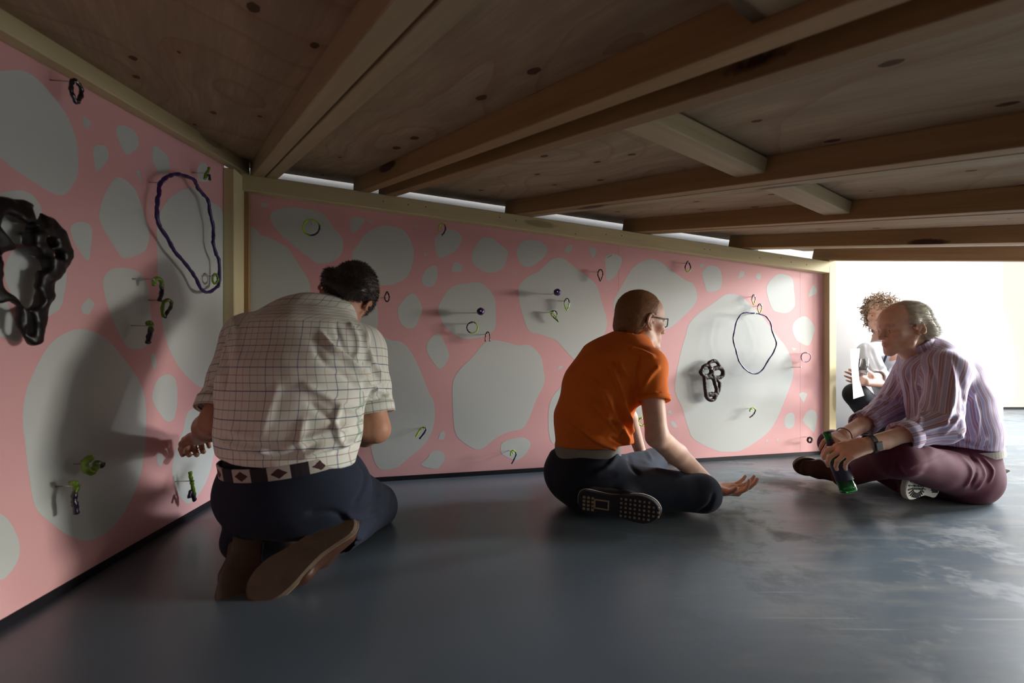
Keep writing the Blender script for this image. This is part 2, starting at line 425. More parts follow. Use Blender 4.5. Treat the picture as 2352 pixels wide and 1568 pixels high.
# ------------------------------------------------------------------ painted patches
Z1=lambda L:[(560+x/4.612,420+y/4.612) for x,y in L]
Z2=lambda L:[(860+x/3.92,480+y/3.92) for x,y in L]
Z3=lambda L:[(860+x/4.9,800+y/4.9) for x,y in L]
Z4=lambda L:[(1350+x/3.92,540+y/3.92) for x,y in L]
Z5=lambda L:[(1500+x/5.227,800+y/5.227) for x,y in L]
ZL=lambda L:[(x/1.96,60+y/1.96) for x,y in L]
ZM=lambda L:[(x/2.042,800+y/2.042) for x,y in L]
BP=[Z1([(280,370),(300,310),(390,268),(520,258),(700,280),(840,330),(890,380),(960,490),(1035,565),(1052,640),(1040,740),(970,815),(880,850),(770,845),(690,790),(560,690),(400,550),(310,450)]),
Z1([(40,525),(200,560),(330,610),(450,675),(500,730),(570,850),(640,950),(695,1060),(705,1160),(690,1300),(400,1500),(40,1500)]),
Z1([(1130,400),(1180,365),(1280,378),(1240,460),(1190,510),(1140,518)]),
Z1([(185,215),(250,210),(265,225),(225,262),(185,245)]),Z1([(1310,395),(1365,400),(1345,430)]),Z1([(1800,440),(1845,455),(1835,480)]),
Z1([(1145,760),(1200,660),(1290,540),(1400,475),(1510,450),(1640,480),(1720,530),(1780,640),(1800,760),(1780,880),(1730,990),(1640,1050),(1540,1080),(1430,1075),(1300,1000),(1200,880)]),
Z2([(545,280),(560,240),(620,195),(700,185),(760,215),(788,265),(750,350),(690,400),(615,435),(570,420),(550,350)]),
Z2([(430,620),(470,540),(555,510),(568,600),(550,660),(515,698),(450,685)]),
Z2([(450,385),(480,412),(445,425)]),
Z2([(695,540),(725,475),(790,500),(785,565),(705,565)]),
Z2([(878,420),(910,330),(970,262),(1050,258),(1120,310),(1200,380),(1190,450),(1150,540),(1060,572),(980,560),(895,490)]),
Z2([(1285,350),(1360,282),(1480,288),(1550,340),(1548,400),(1500,460),(1410,518),(1350,515),(1295,460)]),
Z2([(1250,550),(1300,578),(1260,572)]),
Z2([(1715,360),(1745,325),(1782,325),(1775,370),(1745,397),(1718,385)]),
Z2([(1920,345),(1990,342),(2003,375),(1968,450),(1940,390)]),
Z2([(2080,430),(2140,403),(2180,410),(2228,445),(2205,540),(2150,620),(2095,640),(2083,540)]),
Z2([(1300,700),(1380,610),(1480,560),(1580,465),(1690,442),(1800,520),(1920,610),(2000,690),(2040,820),(2095,1045),(2000,1230),(1920,1320),(1860,1360),(1800,1355),(1700,1250),(1630,1180),(1500,1130),(1390,1095),(1340,970),(1305,840)]),
Z2([(575,890),(640,760),(720,690),(840,668),(930,660),(1010,700),(1080,800),(1090,900),(1088,1060),(1020,1130),(870,1170),(760,1150),(640,1060),(590,960)]),
Z2([(210,900),(250,830),(320,765),(370,775),(430,880),(410,960),(360,1065),(280,1065),(225,1000)]),
Z2([(470,1230),(500,1170),(570,1120),(620,1180),(670,1300),(655,1370),(600,1435),(555,1410),(480,1300)]),
Z2([(1650,1455),(1665,1405),(1705,1418)]),Z2([(2085,720),(2110,715),(2092,735)]),
[(1040,880),(1055,850),(1085,820),(1110,790),(1130,781),(1160,785),(1190,793),(1215,792),(1240,815),(1247,840),(1250,880),(1233,915),(1215,960),(1200,983),(1165,993),(1140,1005),(1100,1032),(1060,1012),(1045,990),(1040,940)],
[(860,778),(900,782),(925,787),(945,810),(965,850),(985,900),(998,930),(995,980),(975,1020),(940,1050),(905,1075),(860,1060),(840,900)],
[(800,650),(845,665),(866,700),(864,760),(830,760),(790,700)],
Z3([(715,1025),(740,950),(780,925),(797,970),(780,1025)]),
Z3([(525,1310),(600,1230),(640,1170),(700,1148),(770,1170),(788,1210),(780,1270),(715,1350),(640,1350)]),
Z3([(1420,1130),(1435,1070),(1500,1030),(1640,1003),(1700,1010),(1755,1060),(1745,1120),(1680,1210),(1600,1260),(1530,1240),(1440,1190)]),
[(1285,892),(1310,880),(1400,900),(1400,1000),(1290,1020),(1263,1005),(1262,930)],
Z4([(235,600),(270,520),(380,330),(440,265),(510,225),(590,215),(660,245),(760,320),(870,400),(950,440),(985,550),(950,640),(850,740),(740,830),(560,870),(400,800),(290,740),(240,690)]),
Z4([(1005,262),(1055,258),(1020,302)]),
Z4([(1032,350),(1060,290),(1110,272),(1180,295),(1208,380),(1190,480),(1085,508),(1050,430)]),
Z4([(1350,390),(1375,320),(1412,325),(1405,370)]),Z4([(1510,375),(1530,340),(1560,345),(1560,385),(1540,402)]),
Z4([(1610,470),(1650,400),(1720,350),(1800,360),(1845,400),(1858,500),(1868,610),(1850,660),(1790,700),(1700,690),(1660,660),(1620,550)]),
Z4([(1985,560),(2000,500),(2035,435),(2065,500),(2055,530)]),
Z4([(1842,840),(1870,770),(1960,730),(2040,820),(2030,900),(1990,992),(1910,965),(1870,930)]),
Z4([(1835,1012),(1880,1018),(1855,1042)]),
[(1559,831),(1566,800),(1575,770),(1582,745),(1605,719),(1638,696),(1664,678),(1679,675),(1700,679),(1722,698),(1748,724),(1784,770),(1807,800),(1819,833),(1822,863),(1810,899),(1798,930),(1781,968),(1758,998),(1707,1032),(1672,1037),(1645,1034),(1596,1010),(1582,986),(1567,938),(1551,899),(1553,863)],
Z5([(165,770),(210,735),(228,795)]),Z5([(205,880),(245,868),(295,945),(265,952),(225,920)]),Z5([(150,1020),(200,1080),(160,1080)]),
Z5([(1575,870),(1600,800),(1660,770),(1698,810),(1690,930),(1630,962),(1585,930)]),
Z5([(1797,850),(1850,760),(1915,735),(1965,790),(1960,900),(1930,1005),(1860,940),(1810,890)]),
Z5([(1745,550),(1800,520),(1855,545),(1808,655)]),Z5([(1352,1110),(1375,1080),(1372,1140)]),Z5([(1480,1090),(1510,1078),(1500,1140)]),
[(1480,830),(1521,832),(1530,870),(1527,905),(1510,950),(1470,960),(1440,900)]]
LP=[ZL([(-260,300),(-150,230),(0,203),(100,200),(170,240),(250,330),(300,400),(340,500),(352,600),(345,680),(300,750),(250,755),(150,700),(60,640),(0,590),(-150,500),(-250,420)]),
ZL([(370,400),(410,430),(400,460),(378,450)]),ZL([(420,560),(440,535),(480,545),(485,600),(440,650),(425,610)]),
ZL([(523,470),(545,445),(610,478),(622,540),(575,578),(545,540)]),ZL([(612,655),(630,650),(638,710)]),
ZL([(685,560),(700,538),(750,580),(762,610),(760,650),(720,665),(690,610)]),
ZL([(888,650),(900,620),(930,622),(945,690),(915,700),(892,690)]),
ZL([(448,840),(470,760),(520,685),(560,690),(610,740),(640,820),(670,920),(665,985),(640,1020),(575,1043),(540,1030),(490,950),(455,890)]),
ZL([(320,900),(370,880),(413,910),(408,1000),(395,1055),(350,1000),(330,960)]),
ZL([(-120,800),(0,752),(100,740),(160,775),(190,850),(150,960),(60,980),(-100,930)]),
ZL([(200,1080),(250,1060),(297,1070),(300,1130),(290,1200),(270,1270),(200,1310),(120,1300),(60,1220),(20,1120),(50,1020),(120,1000)]),
ZL([(-100,1180),(0,1190),(40,1260),(90,1410),(20,1400),(-100,1350)]),
ZL([(465,1140),(500,1095),(560,1088),(630,1110),(665,1170),(680,1300),(670,1420),(620,1455),(560,1430),(500,1300),(475,1220)]),
ZL([(365,1260),(400,1220),(428,1250),(400,1300),(370,1290)]),
ZM([(708,30),(722,18),(738,60),(725,105),(712,80)]),
[(362,510),(375,475),(395,450),(425,434),(455,432),(485,462),(512,490),(525,600),(525,900),(465,890),(430,865),(400,825),(378,770),(368,700),(362,600)],
[(52,960),(60,900),(85,840),(115,790),(150,765),(190,755),(240,775),(290,830),(330,900),(335,990),(325,1080),(300,1150),(260,1210),(210,1240),(160,1230),(110,1195),(80,1160),(65,1080),(58,1020)],
ZM([(720,190),(745,140),(790,122),(825,150),(832,250),(815,330),(780,340),(740,290),(715,240)]),
ZM([(870,330),(890,290),(950,275),(1000,300),(1010,420),(995,540),(960,640),(900,720),(860,715),(820,640),(808,560),(825,470),(860,380)]),
ZM([(-100,750),(0,775),(50,820),(90,910),(85,990),(40,1060),(0,1085),(-100,1090)]),
ZM([(735,500),(755,485),(770,520),(755,555),(738,540)])]
def patch(P, fn, N, parent):
    small = len(P) < 6
    Q = [np.array(p) for p in P]
    if small: # keep the corners fairly crisp
        R = []
        for i in range(len(Q)):
            a, b, c = Q[i-1], Q[i], Q[(i+1)%len(Q)]
            R += [b+(a-b)*.18, b+(a-b)*.04+(c-b)*.04, b+(c-b)*.18]
        Q = R
    else: Q = catmull(Q, 5)
    top = [fn(x, y, .0003) for x, y in Q]; bot = [p-N*.0004 for p in top]; n = len(Q)
    fs = [tuple(range(n)), tuple(range(n, 2*n))[::-1]]+[(i, (i+1)%n, n+(i+1)%n, n+i) for i in range(n)]
    o = mesh('painted_patch', top+bot, fs, M['patch'], parent); fixn(o)
for P in BP: patch(P, back, WBN, wb)
for P in LP: patch(P, left, WLN, wl)

# ------------------------------------------------------------------ implicit surface mesher
class Cap:
    def __init__(s, a, b, ra, rb=None, ax=None, k=.02, uv=None, sub=False, flat=0):
        s.a = np.asarray(a, float); s.b = np.asarray(b, float); rb = ra if rb is None else rb
        s.ra = (ra, ra) if np.isscalar(ra) else ra; s.rb = (rb, rb) if np.isscalar(rb) else rb
        s.L = max(np.linalg.norm(s.b-s.a), 1e-5); s.w = (s.b-s.a)/s.L if s.L > 2e-5 else V(0,0,1)
        if ax is None: ax = V(1,0,0) if abs(s.w[0]) < .8 else V(0,1,0)
        ax = np.asarray(ax, float); s.u = nrm(ax-np.dot(ax, s.w)*s.w); s.v = np.cross(s.w, s.u)
        s.k = k; s.uv = uv; s.sub = sub; s.flat = flat
        s.circ = abs(s.ra[0]-s.ra[1]) < 1e-6 and abs(s.rb[0]-s.rb[1]) < 1e-6
    def R(s): return max(*s.ra, *s.rb)
    def box(s): r = s.R()+s.k+.01; return np.minimum(s.a, s.b)-r, np.maximum(s.a, s.b)+r
    def loc(s, P):
        q = P-s.a; return q@s.u, q@s.v, q@s.w
    def __call__(s, P):
        x, y, z = s.loc(P); t = np.clip(z/s.L, 0, 1); ez = z-t*s.L
        rx = s.ra[0]+(s.rb[0]-s.ra[0])*t
        if s.flat: ez = np.where(z > s.L, 0, ez) if s.flat == 1 else 0*ez
        if s.circ: d = np.sqrt(x*x+y*y+ez*ez)-rx
        else:
            ry = s.ra[1]+(s.rb[1]-s.ra[1])*t; rz = np.minimum(rx, ry)
            k0 = np.sqrt((x/rx)**2+(y/ry)**2+(ez/rz)**2); k1 = np.sqrt((x/rx**2)**2+(y/ry**2)**2+(ez/rz**2)**2)+1e-9
            d = np.where(k0 < .05, -rz, k0*(k0-1)/k1)
        if s.flat: d = np.maximum(d, z-s.L)
        if s.flat == 2: d = np.maximum(d, -z)
        return d
class Ell:
    def __init__(s, c, r, R=None, k=.02, uv=None, sub=False):
        s.c = np.asarray(c, float); s.r = np.asarray(r, float) if not np.isscalar(r) else V(r, r, r); s.Rm = np.eye(3) if R is None else R
        s.k = k; s.uv = uv; s.sub = sub
    def box(s): r = s.r.max()+s.k+.01; return s.c-r, s.c+r
    def __call__(s, P):
        q = (P-s.c)@s.Rm; a = q/s.r; k0 = np.sqrt((a*a).sum(-1)); a = q/s.r**2; k1 = np.sqrt((a*a).sum(-1))+1e-9
        return np.where(k0 < .05, -s.r.min(), k0*(k0-1)/k1)
class Half:   # half space n.(p-c) > 0 removed within the mesh
    def __init__(s, c, n, k=.004): s.c = np.asarray(c, float); s.n = nrm(n); s.k = k; s.sub = True; s.uv = None
    def box(s): return None
    def __call__(s, P): return -((P-s.c)@s.n)
def evalp(prims, P, disp=None):
    acc = np.full(len(P), 9., np.float64)
    for p in prims:
        d = p(P)
        if p.sub: acc = smax(acc, -d, p.k)
        else: acc = smin(acc, d, p.k)
    return acc
def smin(a, b, k):
    if k <= 0: return np.minimum(a, b)
    h = np.maximum(k-np.abs(a-b), 0)/k; return np.minimum(a, b)-h*h*k*.25
def smax(a, b, k): return -smin(-a, -b, k)
def wob(P, f, seed=0):
    a = seed*1.7; x, y, z = P[:,0]*f, P[:,1]*f, P[:,2]*f
    return (np.sin(x*1.3+2*np.sin(y*.9+a)+z*.4)+np.sin(y*1.7+2*np.sin(z*1.1+a*2)+x*.3)+np.sin(z*1.5+2*np.sin(x*1.2+a*3)))/3
def sdfmesh(prims, vox, disp=None):
    lo = np.full(3, 1e9); hi = -lo
    for p in prims:
        if p.sub: continue
        b = p.box(); lo = np.minimum(lo, b[0]); hi = np.maximum(hi, b[1])
    lo -= vox*2; B = 8; nb = np.ceil((hi-lo)/(vox*B)).astype(int)+1; n = nb*B
    g = np.stack(np.meshgrid(*[np.arange(k) for k in nb], indexing='ij'), -1).reshape(-1, 3)
    ctr = lo+(g*B+(B-1)/2)*vox; hd = vox*B*.87
    ds = [p(ctr) for p in prims]; acc = np.full(len(ctr), 9.)
    for p, d in zip(prims, ds): acc = smax(acc, -d, p.k) if p.sub else smin(acc, d, p.k)
    act = np.abs(acc) < hd*1.5+.012
    field = np.repeat(np.repeat(np.repeat(acc.reshape(nb).astype(np.float32), B, 0), B, 1), B, 2)
    ai = np.nonzero(act)[0]; ga = g[ai]
    off = np.stack(np.meshgrid(*[np.arange(B)]*3, indexing='ij'), -1).reshape(-1, 3)
    vals = np.full((len(ai), B**3), 9., np.float64)
    base = lo+ga*B*vox; offp = off*vox
    for p, d in zip(prims, ds):
        da = d[ai]
        if p.sub: rel = np.nonzero(da < hd*1.6+p.k)[0]
        else: rel = np.nonzero(da < np.maximum(acc[ai], 0)+hd*2.6+p.k)[0]
        for c in range(0, len(rel), 1500):
            r = rel[c:c+1500]
            P = (base[r][:,None,:]+offp[None]).reshape(-1, 3); dd = p(P).reshape(len(r), -1)
            vals[r] = smax(vals[r], -dd, p.k) if p.sub else smin(vals[r], dd, p.k)
    if disp is not None:
        for c in range(0, len(ai), 1500):
            P = (base[c:c+1500][:,None,:]+offp[None]).reshape(-1,3); vals[c:c+1500] += disp(P).reshape(-1, B**3)
    f6 = field.reshape(nb[0],B,nb[1],B,nb[2],B).transpose(0,2,4,1,3,5).reshape(-1, B**3).copy()
    f6[ai] = vals
    field = f6.reshape(nb[0],nb[1],nb[2],B,B,B).transpose(0,3,1,4,2,5).reshape(n)
    ins = field < 0
    c8 = [ins[i:n[0]-1+i, j:n[1]-1+j, k:n[2]-1+k] for i in (0,1) for j in (0,1) for k in (0,1)]
    any_ = c8[0].copy(); all_ = c8[0].copy()
    for c in c8[1:]: any_ |= c; all_ &= c
    cells = np.argwhere(any_ & ~all_); 
    idx = np.full(any_.shape, -1, np.int32); idx[tuple(cells.T)] = np.arange(len(cells))
    cv = np.stack([field[cells[:,0]+i, cells[:,1]+j, cells[:,2]+k] for i in (0,1) for j in (0,1) for k in (0,1)], 1)
    co = np.array([(i,j,k) for i in (0,1) for j in (0,1) for k in (0,1)], float)
    s = np.zeros((len(cells), 3)); cnt = np.zeros(len(cells))
    for a in range(8):
        for b in range(a+1, 8):
            if abs(co[a]-co[b]).sum() != 1: continue
            m = (cv[:,a] < 0) != (cv[:,b] < 0); t = cv[m,a]/(cv[m,a]-cv[m,b])
            s[m] += co[a]+(co[b]-co[a])*t[:,None]; cnt[m] += 1
    vs = lo+(cells+s/cnt[:,None])*vox
    Q = []
    for ax in range(3):
        sl0 = [slice(1, n[k]-1) for k in range(3)]; sl0[ax] = slice(0, n[ax]-1); sl1 = list(sl0); sl1[ax] = slice(1, n[ax])
        a = ins[tuple(sl0)]; b = ins[tuple(sl1)]; e = np.argwhere(a != b)
        if not len(e): continue
        sgn = a[tuple(e.T)]
        for k in range(3):
            if k != ax: e[:,k] += 1
        o1, o2 = [k for k in range(3) if k != ax]
        def cell(d1, d2): c = e.copy(); c[:,o1] -= d1; c[:,o2] -= d2; return idx[tuple(c.T)]
        q = np.stack([cell(1,1), cell(0,1), cell(0,0), cell(1,0)], 1)
        flip = sgn if ax != 1 else ~sgn
        q[~flip] = q[~flip][:, ::-1]; Q.append(q)
    return vs, np.concatenate(Q)
def vnormals(vs, q):
    fn = np.cross(vs[q[:,2]]-vs[q[:,0]], vs[q[:,3]]-vs[q[:,1]]); N = np.zeros_like(vs)
    for k in range(4): 
        for c in range(3): N[:,c] += np.bincount(q[:,k], fn[:,c], len(vs))
    return N/(np.linalg.norm(N, axis=1)[:,None]+1e-12)
def folds(vs, q, FL):
    """cloth creases: ridges (amp > 0) or furrows pushed out of / into the cloth along given runs"""
    N = vnormals(vs, q)
    px = CX+F*vs[:,0]/vs[:,1]; py = HY-F*(vs[:,2]-HC)/vs[:,1]
    view = vs-CAM; view /= np.linalg.norm(view, axis=1)[:,None]; face = np.clip(-(N*view).sum(1)*2.5, 0, 1)
    D = np.zeros(len(vs))
    for pts, w_, amp in FL:
        best = np.full(len(vs), 1e9); pts = catmull(pts, 4, False)
        tt = np.zeros(len(vs)); n = len(pts)-1
        for i in range(n):
            a, b = pts[i], pts[i+1]; d = b-a; L2 = d@d+1e-9
            t = np.clip(((px-a[0])*d[0]+(py-a[1])*d[1])/L2, 0, 1)
            ds = np.hypot(px-a[0]-t*d[0], py-a[1]-t*d[1]); m = ds < best; best[m] = ds[m]; tt[m] = (i+t[m])/n
        taper = np.clip(np.minimum(tt, 1-tt)*5+.15, 0, 1)
        D += max(1.7*amp, -.008)*np.exp(-(best/w_)**2)*taper*face
    return vs+N*D[:,None]
def spineuv(spine, rad=None):
    Z = np.array([p[2] for p in spine]); X = np.array([p[0] for p in spine]); Y = np.array([p[1] for p in spine])
    A = np.concatenate([[0], np.cumsum(np.linalg.norm(np.diff(np.array(spine), axis=0), axis=1))])
    def f(vs):
        z = vs[:,2]; v = np.interp(z, Z, A)+np.where(z < Z[0], z-Z[0], 0)+np.where(z > Z[-1], z-Z[-1], 0)
        dx = vs[:,0]-np.interp(z, Z, X); dy = vs[:,1]-np.interp(z, Z, Y)
        return (dx if rad is None else dx*rad[0]+dy*rad[1]), v
    return f
def patuv(prims, vs, spf=None):
    best = np.full(len(vs), 1e9); out = np.zeros((len(vs), 3))
    for p in prims:
        if p.uv is None or p.sub: continue
        d = p(vs); m = d < best; x, y, z = p.loc(vs[m]); best[m] = d[m]
        s0, mode = p.uv
        v = s0+np.clip(z, 0, p.L)
        if not isinstance(mode, str): u = (vs[m]-p.a)@mode; mode = 'dir'
        elif mode == 'lat': u = x
        elif mode == 'ang': u = np.arctan2(y/p.ra[1], x/p.ra[0])*.165
        else: u = np.arctan2(y, x)*(p.ra[0]+p.rb[0])/2
        if mode == 'lat' and spf is not None: u, v = spf(vs[m])
        out[m,0] = u; out[m,1] = v; out[m,2] = 0 if mode == 'lat' else 1
    return out
def chain(pts, rads, ax=None, k=.03, mode=None, s0=0., flat=0):
    out = []; s = s0
    for i in range(len(pts)-1):
        c = Cap(pts[i], pts[i+1], rads[i], rads[i+1], ax, k, (s, mode) if mode else None, flat=flat if i == len(pts)-2 else 0)
        out.append(c); s += c.L
    return out
def solid(name, prims, vox, mat, parent=None, disp=None, FL=None, pat=False, tint=None):
    vs, q = sdfmesh(prims, vox, disp)
    if FL: vs = folds(vs, q, FL)
    at_ = {}
    if pat: at_['pat'] = patuv(prims, vs, None if pat is True else pat)
    if tint is not None: at_['tint'] = tint(vs)
    return bigmesh(name, vs, q, mat, parent, at_)

# ------------------------------------------------------------------ things hung on the walls
def glaze(name, green, dark, rough=.25):
    t = NT(name); a = t.attr(); n = t.noise(t.pos(), 90., 3)
    f = t.rng(t.math('ADD', a[0], t.math('MULTIPLY', n, .15)), .5, .68, 0, 1)
    c = t.mix(f, green, dark); t.bump(n, .4, .002)
    return t.done(c, rough, .6)
M['glaze'] = glaze('green_to_purple_glaze', (.34,.62,.03), (.020,.010,.055))
M['glaze_d'] = glaze('olive_green_to_black_glaze', (.15,.28,.02), (.015,.012,.03))
M['glaze_y'] = glaze('yellow_green_to_black_glaze', (.55,.58,.05), (.02,.015,.03))
M['dark'] = plain('dark_purple_brown_glaze', (.022,.012,.02), .22, .6, nz=.5, nscale=60., bump=.4, bscale=90.)
M['black'] = plain('black_lumpy_glaze', (.007,.005,.005), .4, .45, nz=.6, nscale=40., bump=.6, bscale=60.)
M['brown'] = plain('dark_brown_lumpy_glaze', (.040,.024,.020), .6, .35, nz=.6, nscale=90., bump=.8, bscale=160.)
M['purple'] = plain('purple_cord', (.035,.012,.11), .35, .5, nz=.5, nscale=40., bump=.4, bscale=120.)
M['ball'] = plain('glossy_purple_glaze', (.045,.012,.10), .15, .7)
M['steel'] = plain('steel_pin', (.55,.53,.5), .3, .5, Metallic=1.0)
def pin(fn, N, px, py, off, parent, r=.0016):
    c = fn(px, py, off); w0 = c-N*off
    v, f = tubevf([w0, c-N*off*.5, c+N*.006], r, 8)
    hv, hf = tubevf([c+N*.005, c+N*.0065, c+N*.008], [.002,.0036,.0032], 10)
    v, f = merge([(v, f), (hv, hf)]); mesh('pin', v, f, M['steel'], parent, True)
def hung(name, side, pts, r, mat, label, cat, pinpx, off=.035, closed=False, green=(0,1), n=5, tilt=None, swing=0., group=None):
    fn, N = (back, WBN) if side == 'b' else (left, WLN)
    Q = catmull([np.array(p, float) for p in pts], n, closed)
    m = len(Q); P = [fn(x, y, off+swing*(i/(m-1)-.5)) for i, (x, y) in enumerate(Q)]
    P = [p+rng.normal(0, r*.10, 3) for p in P]
    t = np.linspace(green[0], green[1], m) 
    if closed: t = green[0]+(green[1]-green[0])*(.5-.5*np.cos(np.linspace(0, 2*math.pi, m, endpoint=False)))
    base = fn(pinpx[0], pinpx[1], 0.)
    e = empty(name, base, label, cat, group)
    o = tube('coil' if closed else 'bent_rod', P, r*(1+.12*np.sin(np.arange(m)*1.3)), M[mat], e, 10, closed, t)
    pin(fn, N, pinpx[0], pinpx[1], off+.004, e)
    return e
def tear(cx, cy, w_, h, up=True, lean=0.):
    s = 1 if up else -1
    L = [(0,-.5),(.22,-.32),(.46,0),(.42,.28),(.2,.47),(0,.5),(-.2,.47),(-.42,.28),(-.46,0),(-.22,-.32)]
    return [(cx+x*w_+lean*y*h, cy+s*y*h) for x, y in L]
# back wall
def ringp(cx, cy, rx, ry, n=12, a0=0.): return [(cx+rx*math.cos(a0+2*math.pi*k/n), cy+ry*math.sin(a0+2*math.pi*k/n)) for k in range(n)]
R3 = .0040
hung('ring_hook','b',ringp(715,522,19,18,12,3.9),R3,'glaze','bright green ring with a dark blue section, upper left of the back wall','ring',(712,507),.05,True,(.0,.72))
hung('bent_hook','b',[(1008,530),(1009,519),(1014,514),(1021,516),(1023,525),(1020,534),(1015,540)],R3,'glaze','small green bent hook with dark tip under the back wall rail above a pale patch','hook',(1010,517),.03)
hung('teardrop_loop','b',tear(889,681,11,22),R3*.85,'dark','small dark teardrop loop right of the kneeling man\'s head','loop',(886,681),.04,True)
hung('bent_hook','b',[(862,692),(870,680),(871,668),(866,655),(858,652)],R3,'glaze_y','yellow green hook mostly hidden behind the kneeling man\'s head','hook',(862,655),.03,green=(0,.5))
def ball(px, py, r, label):
    c = back(px, py, .07); e = empty('ball_knob', back(px, py, 0), label, 'ball')
    v = [Ell(c, (r,r,r*.95), k=.0)]
    solid('ball', v, .0022, M['ball'], e, disp=lambda P: .0015*wob(P, 260))
    pin(back, WBN, px-1, py-1, .07+r-.004, e, .002)
ball(1104, 715, .0205, 'glossy purple ball on a pin, left one, above a green and dark ring')
ball(1280, 671, .0195, 'glossy purple ball on a pin, right one, above two teardrop loops')
hung('ring_hook','b',ringp(1085,752,12.5,12.5,12,.5),R3*.8,'glaze','thin half green half dark ring below the left purple ball','ring',(1086,741),.045,True,(.2,.95))
hung('bent_hook','b',[(1115,784),(1115,772),(1117,765),(1120,762),(1123,764),(1125,772),(1125,784)],R3*.75,'dark','thin dark staple shaped hook at the lower edge of a pale patch','hook',(1120,766),.05)
hung('teardrop_loop','b',tear(1302,699,12,27,False),R3*.75,'glaze','green teardrop loop with dark top, nearest the right purple ball','loop',(1302,689),.03,True,(.1,.9))
hung('teardrop_loop','b',[(1283,740),(1277,728),(1268,718),(1264,715),(1266,723),(1275,731),(1280,722),(1276,715),(1268,714),(1266,720),(1272,729),(1283,739)],R3*.75,'glaze','tilted green double teardrop loop with dark point, lowest below the right purple ball','loop',(1271,716),.03,False,(.1,.9))
hung('teardrop_loop','b',tear(1379,632,12,26,False),R3*.8,'dark','brown black teardrop loop above the orange shirted man\'s head','loop',(1378,622),.03,True)
e = empty('bare_pin', back(1402,586,0), 'bare bent pin with nothing on it at the top of a pale patch', 'pin'); pin(back, WBN, 1404, 587, .045, e)
e = empty('bare_pin', back(1833,841,0), 'bare pin sticking out left of the purple wire coil', 'pin'); pin(back, WBN, 1837, 843, .06, e, .002)
hung('teardrop_loop','b',tear(1580,612,13,24),R3*.85,'glaze','dark teardrop loop on a yellow green peg, above and right of the bespectacled man','loop',(1580,602),.03,True,(.95,.2))
hung('teardrop_loop','b',tear(1731,688,8,22,False),R3*.75,'glaze_y','upper small yellow topped teardrop loop above the right purple cord loop','loop',(1731,680),.03,True,(.2,.95))
hung('teardrop_loop','b',tear(1745,709,10,22,False),R3*.8,'glaze_y','lower yellow green teardrop loop touching the top of the right purple cord loop','loop',(1747,701),.03,True,(.1,.8))
hung('cord_loop','b',[(1712,718),(1726,719),(1745,721),(1760,727),(1770,742),(1774,762),(1783,786),(1778,806),(1763,830),(1752,848),(1738,858),(1722,855),(1706,842),(1696,825),(1690,803),(1684,780),(1687,760),(1692,738),(1702,722)],.0042,'purple','large loop of purple cord on the big pale patch beside the openwork shape','cord loop',(1732,720),.06,True)
hung('bent_hook','b',[(1722,945),(1724,939),(1730,936),(1735,940),(1733,948),(1728,954),(1722,958)],R3,'glaze','green bent hook with dark tip low on the big pale patch at right','hook',(1727,939),.035)
hung('wire_coil','b',[(1851+11*math.cos(a)*(1+.04*math.sin(2.3*a)),820+11*math.sin(a)*(1+.05*math.cos(1.7*a))) for a in np.linspace(0,19,44)],.0018,'purple','small round coil of thin purple wire near the right post','wire coil',(1853,811),.03,False,n=2,swing=.014)
hung('bent_hook','b',[(955,1003),(958,998),(965,986),(973,981),(978,985),(974,994),(963,1008)],R3*1.1,'glaze','green hook with dark legs on the pale patch right of the kneeling man','hook',(974,985),.06)
hung('bent_hook','b',[(1173,1046),(1174,1038),(1179,1034),(1184,1037),(1185,1044),(1181,1054),(1175,1065)],R3*.9,'glaze','green hook with dark tail on the small low pale patch nearest the floor','hook',(1178,1040),.07)
hung('ring_hook','b',ringp(1474,968,7,9,10,2.),R3,'glaze','green ring partly hidden behind the orange shirted man\'s arm','ring',(1473,961),.04,True,(0,.5))
e = empty('curled_knob', back(1860,1010,0), 'small dark curled knob low on the pink by the right post', 'knob')
tube('bent_rod', [back(1860+5*math.cos(a), 1010+5.5*math.sin(a), .03+.004*a) for a in np.linspace(0.5,7.5,30)], .0058, M['brown'], e, 8)
pin(back, WBN, 1866, 1006, .06, e)
# left wall
hung('teardrop_loop','l',[(176,236),(168,222),(163,205),(165,190),(171,184),(180,192),(187,205),(185,220),(178,235)],.0048,'dark','dark teardrop loop at the top of the left wall under the rail','loop',(172,188),.05)
hung('cord_loop','l',[(366,425),(376,412),(390,403),(405,400),(425,404),(446,414),(455,433),(467,447),(478,460),(482,487),(489,515),(490,545),(490,560),(497,585),(503,600),(503,650),(497,660),(478,671),(462,664),(450,640),(437,620),(420,598),(400,575),(385,548),(368,522),(362,505),(361,470),(365,445)],.0062,'purple','tall loop of dark purple cord hanging on the left wall beside the corner post','cord loop',(375,420),.038,True)
hung('teardrop_loop','l',[(480,385),(478,392),(472,400),(470,410),(474,404),(480,402),(482,410),(481,413)],.0045,'glaze_d','green and dark hook on a small pale patch high by the corner post','hook',(476,398),.05)
hung('ring_hook','l',ringp(494,640,6,11,10,2.5),.0042,'glaze_d','green ring at the foot of the tall purple cord loop','ring',(490,634),.04,True,(0,.5))
hung('bent_hook','l',[(354,655),(353,645),(359,639),(368,642),(372,656),(371,672),(366,690)],.0062,'glaze_d','large olive green bent hook on the left wall, upper of the middle three','hook',(348,641),.05,green=(0,.8))
hung('teardrop_loop','l',[(377,728),(373,712),(376,694),(385,688),(393,693),(392,705),(384,718),(378,728)],.0055,'glaze_d','green teardrop loop on the left wall below the large olive hook','loop',(383,690),.05,green=(0,.75))
hung('bent_hook','l',[(340,742),(346,742),(347,755),(344,770),(340,786)],.0075,'glaze_d','short thick green and black peg on the left wall, lowest of the middle three','hook',(345,748),.05)
